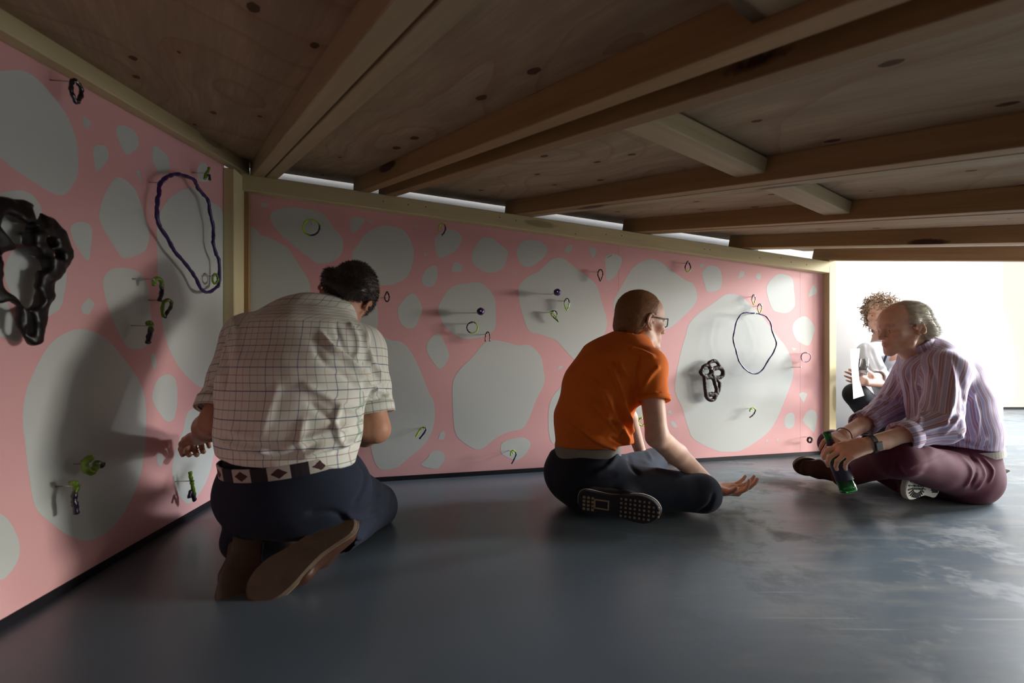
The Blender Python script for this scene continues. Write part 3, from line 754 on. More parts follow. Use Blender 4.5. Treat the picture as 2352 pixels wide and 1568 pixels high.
hung('bent_hook','l',[(437,1083),(438,1095),(440,1108),(443,1120),(446,1133),(447,1148),(443,1140),(438,1128),(434,1142)],.0060,'glaze_d','crossed green and dark hook low on the left wall beside the kneeling man\'s belt','hook',(440,1104),.05)
hung('bent_hook','l',[(163,1110),(170,1108),(175,1118),(171,1135),(172,1155),(175,1178)],.0065,'glaze_d','long green hook with dark tail lowest on the left wall','hook',(184,1115),.05)
hung('bent_hook','l',[(208,1052),(196,1058),(196,1075),(208,1085),(218,1076),(222,1064),(236,1068)],.008,'glaze_d','olive green curled hook inside the kneeling man\'s shadow on the left wall','hook',(222,1064),.05,green=(.1,.6))
# lumpy openwork sculptures
def openwork(name, side, loops, mat, label, r0, off, vox, pinpx):
    fn, N = (back, WBN) if side == 'b' else (left, WLN); pr = []
    for pts, r, closed in loops:
        Q = catmull([np.array(p, float) for p in pts], 3, closed); P = [fn(x, y, off) for x, y in Q]
        if closed: P.append(P[0])
        for i in range(len(P)-1): pr.append(Cap(P[i], P[i+1], r*r0, k=r*r0*.6))
    e = empty(name, fn(pinpx[0], pinpx[1], 0), label, 'sculpture')
    solid('lumpy_frame', pr, vox, M[mat], e, disp=lambda P: r0*.13*wob(P, 1.6/r0)+r0*.05*wob(P, 3.5/r0, 2))
    pin(fn, N, pinpx[0], pinpx[1], off+r0*1.3, e, .0025)
Zs = lambda L: [(1500+x/5.227, 800+y/5.227) for x, y in L]
openwork('openwork_sculpture','b',[
 (Zs([(585,260),(610,215),(660,200),(690,235),(700,280),(665,325),(610,325),(575,290)]),1.,True),
 (Zs([(665,185),(720,150),(770,165),(795,215),(760,240),(700,240)]),1.,True),
 (Zs([(705,275),(745,235),(805,235),(840,270),(830,330),(780,350),(725,335)]),1.1,True),
 (Zs([(615,330),(620,400),(628,480),(640,540),(690,560),(745,545),(765,500),(745,430),(725,365),(690,345),(640,350)]),1.,True),
 (Zs([(735,360),(790,395),(800,440),(790,500),(770,550)]),.9,False),
 (Zs([(640,550),(650,590),(690,620),(730,610),(750,570),(735,545)]),1.,True)],'brown','lumpy brown openwork ceramic shape with holes, hung left of the right purple cord loop',.0095,.035,.0025,(1633,847))
def black_sculpture():
    Pz = lambda x, y, o=.040: left(x/1.96, 60+y/1.96, o)
    R = np.stack([WLD, WLN, V(0,0,1)], 1); pr = []
    pr += [Ell(Pz(120,930), (.088,.016,.070), R, .015), Ell(Pz(10,900), (.085,.016,.055), R, .02), Ell(Pz(235,1000), (.055,.016,.062), R, .02)]
    pr += [Cap(Pz(75,1060), Pz(125,1230), (.105,.013), (.072,.013), WLD, .02), Cap(Pz(125,1230), Pz(152,1410), (.062,.013), (.020,.013), WLD, .015)]
    for x, y, rx, ry, tilt in ((55,925,.034,.024,.5),(158,857,.009,.016,0),(205,975,.012,.008,0),(238,1026,.014,.007,0),(187,1070,.008,.012,-.3),(92,1105,.036,.056,.35),(118,1215,.026,.024,0),(127,1335,.006,.022,0),(120,900,.008,.006,0),(200,838,.005,.004,0),(5,1345,.022,.05,.45)):
        c = Pz(x, y); ax = WLD*math.cos(tilt)-V(0,0,1)*math.sin(tilt)
        pr.append(Cap(c-WLN*.06, c+WLN*.07, (rx*1.12+.003,ry*1.05+.002), None, ax, .012, None, True, 2))
    e = empty('openwork_sculpture', left(100,560,0), 'large black lumpy openwork ceramic shape at the left edge of the left wall', 'sculpture')
    solid('lumpy_frame', pr, .0036, M['black'], e, disp=lambda P: .0022*wob(P, 70)+.0010*wob(P, 150, 2))
    pin(left, WLN, 103, 540, .05, e, .0025)
black_sculpture()
# ------------------------------------------------------------------ people: shared builders
def frame(up, fwd):
    z = nrm(up); y = nrm(np.asarray(fwd, float)-np.dot(fwd, z)*z); x = np.cross(y, z); return np.stack([x, y, z], 1)   # columns = local axes
def head_prims(C, R, sc=1., gaunt=0., nose=1., chin=1., female=False):
    T = lambda x, y, z: C+R@(V(x, y, z)*sc)
    def c(a, b, ra, rb=None, k=.012, sub=False, ax=None):
        f = lambda r: r*sc if np.isscalar(r) else (r[0]*sc, r[1]*sc)
        return Cap(T(*a), T(*b), f(ra), f(ra if rb is None else rb), R@V(*(ax or (1,0,0))), k*sc, None, sub)
    def e(p, r, k=.012, sub=False): return Ell(T(*p), V(*r)*sc, R, k*sc, None, sub)
    P = [e((0,-.014,.036), (.074,.094,.084), .0), e((0,.030,.034), (.062,.062,.062), .03), e((0,.028,-.030), (.056-gaunt*.004,.060,.074), .03)]
    for s in (-1, 1):
        P += [c((s*.056,-.004,-.045), (s*.046,.018,-.078), .013, .012, .03), c((s*.046,.018,-.078), (s*.012,.076,-.098*chin), .012, .012, .025),
              e((s*.043,.060,-.020), (.020,.020,.014), .022), c((s*.010,.090,.016), (s*.042,.074,.016), .0085, .007, .014),
              e((s*.030,.094,-.002), (.0165,.014,.0105), .012, True)]
    P += [e((0,.080,-.097*chin), (.018,.015,.014), .02), e((0,.074,-.062), (.028,.024,.022), .02),
          c((0,.086,.010), (0,.108*nose,-.028), .0062, .0088, .012), e((0,.108*nose,-.030), (.0105,.010,.0085), .006),
          e((-.011,.099*nose,-.034), (.0065,.009,.006), .005), e((.011,.099*nose,-.034), (.0065,.009,.006), .005),
          e((-.006,.104*nose,-.041), (.003,.004,.003), .002, True), e((.006,.104*nose,-.041), (.003,.004,.003), .002, True)]
    # lips
    P += [c((-.021,.086,-.061), (0,.0975,-.0585), .003, .0052, .004), c((.021,.086,-.061), (0,.0975,-.0585), .003, .0052, .004),
          c((-.018,.087,-.067), (0,.096,-.0695), .0035, .0062, .004), c((.018,.087,-.067), (0,.096,-.0695), .0035, .0062, .004),
          c((-.022,.0925,-.0635), (.022,.0925,-.0635), .0012, None, .002, True), c((0,.101,-.0635), (0.001,.101,-.0635), .0016, None, .003, True)]
    for s in (-1, 1):
        # eyelids over the eyeball
        E = V(s*.030, .0745, -.002)
        for ang, r in ((.42, .0032), (-.36, .0026)):
            pts = []
            for t in np.linspace(-1.05, 1.05, 5):
                pts.append(E+.0128*V(math.sin(t), math.cos(t)*math.cos(ang), math.cos(t)*math.sin(ang)))
            for a, b in zip(pts, pts[1:]): P.append(c(a, b, r, r, .003))
        # ear
        ec = V(s*.0765, -.006, -.006)
        pts = [ec+V(s*(.004+.008*(1-math.cos(t))*.5), .016*math.sin(t)*-1+.002*math.cos(t)-.004, .029*math.cos(t)-.004*math.sin(t)) for t in np.linspace(-.9, math.pi*1.02, 9)]
        rr = np.linspace(.0040, .0048, 9)
        for i in range(8): P.append(c(pts[i], pts[i+1], rr[i], rr[i+1], .004))
        P.append(e(ec+V(s*.001,-.002,0), (.0045,.014,.024), .006)); P.append(e(ec+V(s*.002,.002,-.029), (.004,.008,.009), .006))
        P.append(e(ec+V(s*.007,.004,-.002), (.005,.006,.010), .004, True))
        P.append(c((s*.074,.012,-.004), (s*.077,.010,-.012), .0042, None, .006))
    return P, T
def eyes(T, R, sc, parent, look=(0,0)):
    for s in (-1, 1):
        c0 = T(s*.030, .0745, -.002); vs = []; fs = []; n = 14; m = 10; r = .0122*sc
        for i in range(m+1):
            a = math.pi*i/m
            for k in range(n):
                b = 2*math.pi*k/n; vs.append(c0+R@(V(math.sin(a)*math.cos(b), math.cos(a), math.sin(a)*math.sin(b))*r))
        for i in range(m):
            for k in range(n): fs.append((i*n+k, i*n+(k+1)%n, (i+1)*n+(k+1)%n, (i+1)*n+k))
        o = mesh('eye', vs, fs, M['sclera'], parent, True)
        g = R@nrm(V(look[0], 1, look[1])); vs = []; u = nrm(np.cross(g, V(0,0,1))); v = np.cross(u, g)
        for rad, dz in ((.0058, .0112), (.0056, .0126), (.0, .0131)):
            for k in range(12):
                a = 2*math.pi*k/12; vs.append(c0+(g*dz+rad*(math.cos(a)*u+math.sin(a)*v))*sc)
        fs = [(j*12+k, j*12+(k+1)%12, (j+1)*12+(k+1)%12, (j+1)*12+k) for j in (0,1) for k in range(12)]
        mesh('iris', vs, fs, M['iris'], o, True)
def hand_prims(W, f, n, side, curls, spread=.12, sc=1., thumb=(.7, .3, .35), k0=.011):
    f = nrm(f); n = nrm(n-np.dot(n, f)*f); s = np.cross(f, n)*side; P = []
    o = [.031, .0105, -.0105, -.030]; kn = [.086, .090, .085, .076]
    segs = [(.043,.026,.019), (.047,.030,.021), (.043,.028,.020), (.033,.021,.017)]
    ra = [(.0098,.0088,.0080,.0066), (.0100,.0090,.0080,.0068), (.0096,.0086,.0076,.0064), (.0086,.0076,.0068,.0058)]
    for i in range(4):
        K = W+(f*kn[i]+s*o[i])*sc; B = W+(f*.012+s*o[i]*.55)*sc
        P.append(Cap(B, K, .0165*sc, .0125*sc, k=k0*sc))
        d0 = nrm(f+s*spread*(1.5-i)/1.5); th = 0; p = K; cu = curls[i]
        for j in range(3):
            th += cu[j]; d = math.cos(th)*d0+math.sin(th)*n; q = p+d*segs[i][j]*sc
            P.append(Cap(p, q, ra[i][j]*sc, ra[i][j+1]*sc, k=.0025*sc if j else .006*sc)); p = q
    T0 = W+(f*.018+s*.020)*sc; P.append(Cap(T0, T0+(f*.030+s*.022+n*.012)*sc, .0175*sc, .0135*sc, k=.012*sc))
    p = T0+(f*.030+s*.022+n*.012)*sc; a, b, c = thumb
    d = nrm(f*math.cos(a)+s*math.sin(a)+n*b); q = p+d*.036*sc; P.append(Cap(p, q, .0118*sc, .0100*sc, k=.006*sc))
    d = nrm(d+n*c-s*.25*c); r = q+d*.027*sc; P.append(Cap(q, r, .0100*sc, .0080*sc, k=.003*sc))
    return P
def strands(name, vs, N, sel, n, L, rad, mat, parent, bias=V(0,0,0), jit=.35, segs=2, curl=0.):
    idx = rng.choice(np.nonzero(sel)[0], n); A = []; Fc = []
    base = vs[idx]; d = N[idx]+bias+rng.normal(0, jit, (n, 3)); d /= np.linalg.norm(d, axis=1)[:,None]
    ln = L*rng.uniform(.6, 1.2, n)[:,None]
    u = np.cross(d, rng.normal(0, 1, (n, 3))); u /= np.linalg.norm(u, axis=1)[:,None]; v = np.cross(d, u)
    rows = []
    for j in range(segs+1):
        t = j/segs; c = base+d*ln*t+(bias*ln*t*t*.6)-d*.002
        r = rad*(1-.75*t)
        rows.append(np.stack([c+r*(math.cos(a)*u+math.sin(a)*v) for a in (0, 2.094, 4.189)], 1))
    VS = np.stack(rows, 1).reshape(-1, 3); q = []
    b = np.arange(n)*3*(segs+1)
    for j in range(segs):
        for k in range(3):
            q.append(np.stack([b+j*3+k, b+j*3+(k+1)%3, b+(j+1)*3+(k+1)%3, b+(j+1)*3+k], 1))
    return VS, np.concatenate(q)
def hair(name, prims, vox, mat, parent, n, L, rad, bias=V(0,0,0), disp=None, jit=.4):
    vs, q = sdfmesh(prims, vox, disp); N = vnormals(vs, q)
    sv, sq = strands(name, vs, N, np.ones(len(vs), bool), n, L, rad, mat, parent, bias, jit)
    return bigmesh(name, np.concatenate([vs, sv]), np.concatenate([q, sq+len(vs)]), mat, parent)
def skin(name, col, red=.25, spots=0.):
    t = NT(name); p = t.pos(); a = t.attr('tint')
    n = t.noise(p, 28., 4, .6); n2 = t.noise(p, 160., 3, .6)
    c = t.mix(t.rng(n, .3, .7, 0, 1), tuple(x*y for x, y in zip(col, (.86,.78,.74))), col)
    c = t.mix(t.math('MULTIPLY', a[0], .40), c, (col[0]*.85, col[1]*.42, col[2]*.42))
    c = t.mix(t.math('MULTIPLY', a[1], .5), c, (col[0]*.42, col[1]*.34, col[2]*.30))
    if spots: c = t.mix(t.rng(n2, .6, .72, 0, spots), c, tuple(x*.6 for x in col))
    t.bump(t.math('ADD', n2, t.math('MULTIPLY', n, .5)), .18, .0015)
    t.b.inputs['Subsurface Weight'].default_value = .12; t.b.inputs['Subsurface Radius'].default_value = (.012,.005,.003); t.b.inputs['Subsurface Scale'].default_value = .5
    return t.done(c, .5, .4)
def tintfn(T, lips=True, extra=()):
    L = [(T(-.012,.094,-.064), .013, 0), (T(.012,.094,-.064), .013, 0), (T(.082,-.006,-.006), .026, 0), (T(-.082,-.006,-.006), .026, 0), (T(0,.106,-.03), .014, 0),
         (T(.032,.085,.021), .010, 1), (T(-.032,.085,.021), .010, 1), (T(.045,.078,.019), .007, 1), (T(-.045,.078,.019), .007, 1),
         (T(.047,.06,-.025), .02, 0), (T(-.047,.06,-.025), .02, 0), (T(.020,.09,.018), .006, 1), (T(-.020,.09,.018), .006, 1)]
    L = list(L)+list(extra)
    def f(vs):
        o = np.zeros((len(vs), 3))
        for c, r, ch in L: o[:,ch] = np.maximum(o[:,ch], np.exp(-(((vs-c)**2).sum(1))/(r*r))*(1 if r < .015 else .55))
        return o
    return f
def cloth(name, col, rough=.85, nz=.15, weave=600.):
    t = NT(name); p = t.pos(); n = t.noise(p, 9., 4, .6)
    c = t.mix(t.rng(n, .3, .7, 0, 1), tuple(x*(1-nz) for x in col), tuple(x*(1+nz) for x in col))
    t.bump(t.noise(p, weave, 2), .25, .0008)
    return t.done(c, rough, .2, Sheen_Weight=.04)
M['sclera'] = plain('eye_white', (.7,.68,.64), .2, .6); M['iris'] = plain('dark_iris', (.05,.03,.02), .15, .8)
M['skin_a'] = skin('warm_skin', (.52,.27,.17)); M['skin_b'] = skin('fair_skin', (.72,.46,.34)); M['skin_c'] = skin('tanned_skin', (.84,.54,.40), spots=.2); M['skin_d'] = skin('pink_fair_skin', (.50,.29,.22))
def check_mat():
    t = NT('checked_cotton'); a = t.attr(); u, v = a[0], a[1]
    wz = t.noise(t.pos(), 14., 2)
    c = (.70,.70,.62)
    def line(cd, per, ph, w_): 
        fr = t.math('FRACT', t.math('ADD', t.math('DIVIDE', cd, per), ph)); return t.math('LESS_THAN', fr, w_/per)
    col = None; cur = c
    for per, ph, w_, cc, amt in ((.075,.0,.0026,(.03,.04,.16),.85),(.075,.333,.0022,(.22,.06,.08),.7),(.075,.666,.0022,(.03,.14,.09),.75)):
        cur = t.mix(t.math('MULTIPLY', line(v, per, ph, w_), amt), cur, cc)
    for per, ph, w_, cc, amt in ((.080,.05,.0024,(.04,.06,.22),.6),(.080,.30,.0020,(.40,.28,.08),.45),(.080,.55,.0022,(.05,.18,.10),.5),(.080,.80,.0020,(.30,.10,.12),.45)):
        cur = t.mix(t.math('MULTIPLY', line(u, per, ph, w_), amt), cur, cc)
    t.bump(t.noise(t.pos(), 500., 2), .2, .0008)
    return t.done(cur, .8, .2, Sheen_Weight=.1)
M['check'] = check_mat()
def stripe_mat():
    t = NT('striped_cotton'); a = t.attr(); u = a[0]; fr = t.math('FRACT', t.math('ADD', t.math('DIVIDE', u, .034), .13))
    c = t.ramp(fr, [(0,(.50,.45,.66)),(.08,(.82,.80,.90)),(.14,(.50,.45,.66)),(.22,(.42,.29,.44)),(.34,(.40,.25,.38)),(.38,(.72,.62,.52)),(.43,(.40,.25,.38)),(.56,(.40,.25,.38)),(.60,(.82,.80,.90)),(.68,(.52,.46,.68)),(1,(.52,.46,.68))])
    t.bump(t.noise(t.pos(), 500., 2), .2, .0008)
    return t.done(c, .75, .25, Sheen_Weight=.1)
M['stripe'] = stripe_mat()
M['navy'] = cloth('dark_navy_twill', (.014,.019,.034)); M['navy2'] = cloth('navy_chino', (.013,.017,.028)); M['orange'] = cloth('rust_orange_jersey', (.72,.16,.016), nz=.08)
M['maroon'] = cloth('maroon_corduroy', (.085,.016,.034)); M['blackcloth'] = cloth('black_cotton', (.010,.010,.014)); M['whiteshirt'] = cloth('white_cotton', (.46,.46,.50), nz=.05)
M['grey'] = cloth('grey_undershirt', (.25,.23,.19)); M['hair_a'] = plain('very_dark_brown_hair', (.020,.011,.008), .45, .5, nz=.4, nscale=80.); M['hair_b'] = plain('cropped_auburn_hair', (.25,.115,.05), .6, .3, nz=.4, nscale=120.)
M['hair_c'] = plain('grey_hair', (.60,.56,.46), .5, .4, nz=.4, nscale=70.); M['hair_d'] = plain('light_brown_curls', (.20,.12,.065), .45, .5, nz=.4, nscale=50.)
M['leather'] = plain('dark_brown_leather', (.060,.026,.016), .35, .5, nz=.3, nscale=30.); M['sole_b'] = plain('worn_brown_sole', (.085,.058,.038), .7, .3, nz=.35, nscale=25., bump=.3, bscale=300.)
M['welt'] = plain('pale_brown_welt', (.20,.13,.07), .5, .4, nz=.2); M['rubber'] = plain('black_rubber', (.015,.015,.018), .6, .4); M['cream'] = plain('cream_rubber', (.55,.53,.46), .6, .3, nz=.15, nscale=40.)
M['suede'] = plain('dark_brown_suede', (.075,.042,.034), .85, .2, nz=.25, nscale=50.); M['glass_f'] = plain('black_frame', (.012,.014,.014), .3, .5); M['sock'] = plain('black_sock', (.012,.01,.014), .9, .2)
# shoes: local x = towards toe, y = across, z = away from the sole (upper)
SOLE = [(-.5,0),(-.48,.10),(-.40,.145),(-.25,.135),(-.08,.125),(.08,.150),(.24,.180),(.36,.165),(.45,.115),(.50,.03),(.49,-.05),(.43,-.12),(.33,-.165),(.20,-.165),(.05,-.135),(-.10,-.115),(-.25,-.125),(-.40,-.14),(-.48,-.09)]
def shoe(parent, heel, toe, upv, L=None, side=1, soles='b', mat='leather', high=.075, wid=1.):
    x = nrm(toe-heel); L = L or np.linalg.norm(toe-heel); z = nrm(upv-np.dot(upv, x)*x); y = np.cross(z, x)*side
    c = (heel+toe)/2; Tm = lambda p: c+x*p[0]+y*p[1]+z*p[2]
    e = bpy.data.objects.new('shoe', None)
    prof = catmull([V(a*L, b*L*wid) for a, b in SOLE], 3); n = len(prof); vs = []
    for sc, h in ((.97,-.0),(1.,.003),(1.,.014),(1.015,.016),(1.015,.019),(.9,.021)):
        for p in prof: vs.append(Tm((p[0]*sc, p[1]*sc, h)))
    fs = [(j*n+k, j*n+(k+1)%n, (j+1)*n+(k+1)%n, (j+1)*n+k) for j in range(5) for k in range(n)]+[tuple(range(n)), tuple(range(5*n, 6*n))]
    smat = {'b': M['sole_b'], 'run': M['rubber'], 'lug': M['cream']}[soles]
    Yl = y*side
    up = [Cap(Tm((-.36*L,0,.035)), Tm((.10*L,0,.034)), (.040*L/.28*wid,.030), (.044*L/.28*wid,.026), y, .03), Cap(Tm((.10*L,0,.034)), Tm((.36*L,.01*L,.026)), (.046*L/.28*wid,.026), (.040*L/.28*wid,.016), y, .03),
          Cap(Tm((-.34*L,0,.05)), Tm((-.10*L,0,high)), .034, .032, y, .03), Cap(Tm((-.10*L,0,high-.01)), Tm((.2*L,0,.045)), .026, .02, y, .03),
          Half(Tm((0,0,.016)), -z, .002)]
    o = solid('shoe', up, .005, M[mat], parent, disp=lambda P: .0008*wob(P, 90))
    s = mesh('sole', vs, fs, smat, o, False); fixn(s)
    # welt / midsole line
    vs2 = []; 
    for sc, h in ((1.0,.017),(1.03,.017),(1.03,.022),(.99,.024)):
        for p in prof: vs2.append(Tm((p[0]*sc, p[1]*sc, h)))
    fs2 = [(j*n+k, j*n+(k+1)%n, ((j+1)%4)*n+(k+1)%n, ((j+1)%4)*n+k) for j in range(4) for k in range(n)]
    fixn(mesh('welt', vs2, fs2, {'b': M['welt'], 'run': M['cream'], 'lug': M['suede']}[soles], o))
    def lug(cx, cy, lx, ly, rot=0, h=.004, z0=-.0035):
        v, f = boxvf((-lx/2,-ly/2,z0),(lx/2,ly/2,z0+h+.002), .0008); cr, sr = math.cos(rot), math.sin(rot)
        return [Tm((cx+a*cr-b*sr, cy+a*sr+b*cr, q)) for a, b, q in v], f
    if soles == 'run':
        parts = []
        for ix in range(9):
            for iy in range(5):
                xx = (.04+ix*.055)*L; yy = (-.105+iy*.054)*L
                if abs(yy) < (.14 if ix < 7 else .08)*L: parts.append(lug(xx, yy, .0062+.002*((ix*5+iy)%3==0), .0065, .1*((ix*7+iy*3)%5-2)))
        for ix in range(3):
            for iy in range(4): parts.append(lug((-.42+ix*.055)*L, (-.085+iy*.05)*L, .0095, .0085))
        v, f = merge(parts); tag(mesh('tread_lugs', v, f, M['lugtan'], o), kind='stuff'); fixn(bpy.data.objects[-1]) if False else None
        fr = []
        for a, b, lx, ly in ((-.2,.055,.05,.005),(-.2,-.055,.05,.005),(-.285,0,.005,.034),(-.115,0,.005,.034)): fr.append(lug(a*L, b*L, lx, ly))
        v, f = merge(fr); mesh('shank_frame', v, f, M['lugtan'], o)
    if soles == 'lug':
        parts = []
        cx0, cy0 = .16*L, 0.
        for k in range(26):
            a = 2*math.pi*k/26; dx, dy = math.cos(a), math.sin(a); rx = .30*L if dx > 0 else .22*L; ry = .148*L*wid
            r1 = 1/math.sqrt((dx/rx)**2+(dy/ry)**2); r0 = r1*.55; rm = (r0+r1*.97)/2
            parts.append(lug(cx0+dx*rm, cy0+dy*rm, r1*.97-r0, .0045, a, .004))
        for ix in range(7):
            for iy in range(3): parts.append(lug(cx0+(-.12+ix*.045)*L, (-.045+iy*.045)*L, .007, .007, .785, .004))
        for k in range(6): parts.append(lug((-.46+k*.045)*L, 0, .0045, .2*L*(1 if 0 < k < 5 else .7), 0, .004))
        v, f = merge(parts); tag(mesh('tread_lugs', v, f, M['rubber'], o), kind='stuff')
    return o
M['lugtan'] = plain('worn_tan_tread', (.34,.25,.17), .7, .3, nz=.3, nscale=60.)
def ribbon(name, ring, h, thick, nvec, mat, parent, upv, s0=0.):
    """closed band following ring points, height h"""
    m = len(ring); ring = np.array(ring); c = ring.mean(0); vs = []
    s = np.concatenate([[0], np.cumsum(np.linalg.norm(np.diff(ring, axis=0), axis=1))])
    for dz, off in ((-h/2,0),(h/2,0),(h/2,thick),(-h/2,thick)):
        for p in ring:
            out = p-c; out = nrm(out-np.dot(out, upv)*upv); vs.append(p+upv*dz+out*off)
    fs = [(j*m+k, j*m+(k+1)%m, ((j+1)%4)*m+(k+1)%m, ((j+1)%4)*m+k) for j in range(4) for k in range(m)]
    o = mesh(name, vs, fs, mat, parent); fixn(o)
    a = o.data.attributes.new('pat','FLOAT_VECTOR','POINT'); d = np.zeros((4*m,3), np.float32); d[:,0] = np.tile(s, 4); d[:,1] = np.repeat([s0,s0+h,s0+h,s0], m)
    a.data.foreach_set('vector', d.ravel()); return o

# ------------------------------------------------------------------ kneeling man in the checked shirt
def man_kneeling():
    YR[0] = 2.2
    pel = at(668,1128,2.16); wai = at(664,1062,2.13); low = at(668,985,2.14); mid = at(678,890,2.18); che = at(688,810,2.25); upc = at(703,748,2.34)
    nb = at(778,716,2.42); hc = at(797,684,2.45)
    shL = at(570,770,2.34); shR = at(836,800,2.31); elL = at(495,968,2.2); wrL = at(456,1003,2.42); elR = at(864,985,2.28); wrR = at(800,1010,2.58)
    hipL = at(618,1115,2.18); hipR = at(742,1112,2.2); knR = at(862,1158,2.52); knL = at(606,1165,2.56); anR = at(772,1238,2.16); anL = at(560,1240,2.16)
    lat = nrm(V(1,0,-.06))
    U = nrm(V(math.sin(.42), 0, math.cos(.42))); tl = .95; fw = V(0,1,0)
    up = math.cos(tl)*U+math.sin(tl)*fw; fwd = math.cos(tl)*fw-math.sin(tl)*U; R = frame(up, fwd)
    HP, T = head_prims(hc, R, .98)
    P = list(HP)
    P += [Cap(nb, T(0,-.03,-.02), .056, .052, k=.03)]
    P += chain([pel, wai, mid, che], [(.135,.10), (.13,.09), (.15,.10), (.155,.10)], lat, .04)+[Cap(che, upc, (.155,.10), (.12,.08), lat, .04), Cap(upc, nb, .07, .055, k=.04)]
    for sh, el, wr in ((shL, elL, wrL), (shR, elR, wrR)):
        P += [Cap(upc, sh, .06, .052, k=.03), Cap(sh, el, .046, .040, k=.02), Cap(el, el+(wr-el)*.35, .040, .041, k=.02), Cap(el+(wr-el)*.35, wr, .041, (.029,.022), V(0,0,1), .02)]
    for hp, kn, an in ((hipL, knL, anL), (hipR, knR, anR)): P += [Cap(hp, kn, .07, .05, k=.03), Cap(kn, an, .045, .03, k=.02)]
    P += hand_prims(wrL, nrm(nrm(wrL-elL)+V(-.1,.2,.1)), V(.3,-.1,-.9), 1, [(1.1,1.3,.8),(1.2,1.3,.8),(1.2,1.3,.8),(1.2,1.3,.8)], .1, 1., (.2,.5,.8))
    P += hand_prims(wrR, V(-.5,.8,-.1), V(0,-.2,.9), -1, [(.3,.5,.3)]*4)
    body = solid('person', P, .0046, M['skin_a'], None, tint=tintfn(T))
    tag(body, 'kneeling man in white checked shirt and navy trousers seen from behind, head bowed', 'person')
    body['group'] = 'visitors under the platform'; del body['group']
    # hair
    hp = [Ell(T(0,-.018,.040), V(.082,.102,.092)*.98, R, .0), Ell(T(0,.02,.065), V(.070,.072,.066)*.96, R, .02), Cap(T(-.045,-.074,-.03), T(.045,-.074,-.03), .034, k=.03), Cap(T(-.03,-.070,-.06), T(.03,-.070,-.06), .024, k=.03),
          Ell(T(0,.115,-.02), V(.075,.06,.075), R, .01, None, True), Half(T(0,-.02,-.074), R@V(0,.35,-1), .01),
          Ell(T(.08,.005,-.012), V(.03,.024,.034), R, .01, None, True), Ell(T(-.08,.005,-.012), V(.03,.024,.034), R, .01, None, True)]
    hair('hair', hp, .0045, M['hair_a'], body, 5200, .011, .0009, bias=R@V(0,.25,.1), disp=lambda P: .003*wob(P, 60), jit=.35)
    # shirt
    torso = chain([at(660,1062,2.13)+V(0,0,-.03), low, mid, che, upc], [(.180,.128), (.186,.125), (.198,.135), (.198,.128), (.155,.100)], lat, .045, 'lat')
    g = [Cap(upc+V(0,0,-.01), shL+V(.02,0,-.01), .080, .070, k=.05), Cap(upc+V(0,0,-.01), shR+V(-.02,0,-.015), .080, .070, k=.05), Cap(upc, nb, .075, .062, k=.05)]
    torso += g
    cuffs = []
    sl = []
    for sh, el, q, wd in ((shL, elL, .88, 0), (shR, elR, .80, 1)):
        e1 = sh+(el-sh)*q; d = nrm(el-sh)
        cuffs.append((e1, d, .063))
        sl += [Cap(sh, sh+(e1-sh)*.6, .072, .062, V(0,1,0), .03, (.31, 'arc')), Cap(sh+(e1-sh)*.6, e1, .062, .060, V(0,1,0), .02, (.31+np.linalg.norm(e1-sh)*.6, 'arc'), flat=1),
               Cap(e1-d*.028, e1, .0625, .065, V(0,1,0), .008, (.5, 'arc'), flat=1), Cap(e1-d*.014, e1+d*.05, .056, k=.002, sub=True, flat=2)]
    col = []
    sh_p = torso+sl+[Half(at(655,1070,2.05), V(-.10,0,-1), .006), Cap(at(660,1062,2.13)+V(0,0,-.1), at(660,1062,2.13), (.160,.108), None, lat, .003, sub=True)]
    # collar band
    FL = [([(520,980),(560,1000),(640,1010),(720,1000)], 9, .004), ([(840,760),(850,820),(880,870)], 7, .007), ([(735,760),(760,800),(800,830),(850,880),(860,905)], 7, .010),
          ([(720,790),(745,830),(790,860),(830,900)], 8, -.006), ([(690,880),(740,905),(800,940),(835,950)], 9, .007), ([(705,920),(760,960),(820,985)], 8, -.005),
          ([(640,1030),(700,1010),(760,990),(820,975)], 8, .008), ([(560,1035),(620,1050),(690,1035),(740,1010)], 7, -.006), ([(690,1050),(740,1030),(790,1020),(825,1000)], 6, .009),
          ([(760,1040),(800,1030),(830,1015)], 5, -.007), ([(500,1010),(560,1030),(620,1040)], 8, .007), ([(505,740),(520,820),(515,900)], 7, -.008), ([(850,770),(838,850),(842,930),(828,970)], 7, -.012),
          ([(800,740),(820,780),(815,830)], 6, .006), ([(770,745),(790,800),(822,840)], 5, -.004), ([(855,890),(880,900),(895,915)], 5, .006), ([(850,920),(875,910),(895,890)], 5, -.005), ([(600,1000),(620,940),(640,880)], 10, .003),
          ([(520,700),(545,760),(540,840)], 8, .004), ([(700,960),(690,1010),(700,1050)], 9, .004), ([(780,930),(770,980),(790,1030)], 7, .006), ([(470,900),(490,880),(505,850)], 5, .005)]
    solid('shirt', sh_p, .0052, M['check'], body, disp=lambda P: .0030*wob(P, 17)+.0014*wob(P, 48, 3), FL=FL, pat=spineuv([pel, wai, mid, che, upc, nb]))
    for e1, d, r_ in cuffs: cuff(e1, d, r_, M['check'], body)
    # collar
    cn = nrm(T(0,-.03,-.02)-nb); cc = nb+cn*.010
    ax1 = nrm(np.cross(cn, V(0,1,0))); ax2 = np.cross(cn, ax1)
    ring = [cc+ax1*.064*math.cos(a)+ax2*.064*math.sin(a) for a in np.linspace(0, 2*math.pi, 36, endpoint=False)]
    ribbon('collar', ring, .036, -.004, None, M['check'], body, cn, .9)
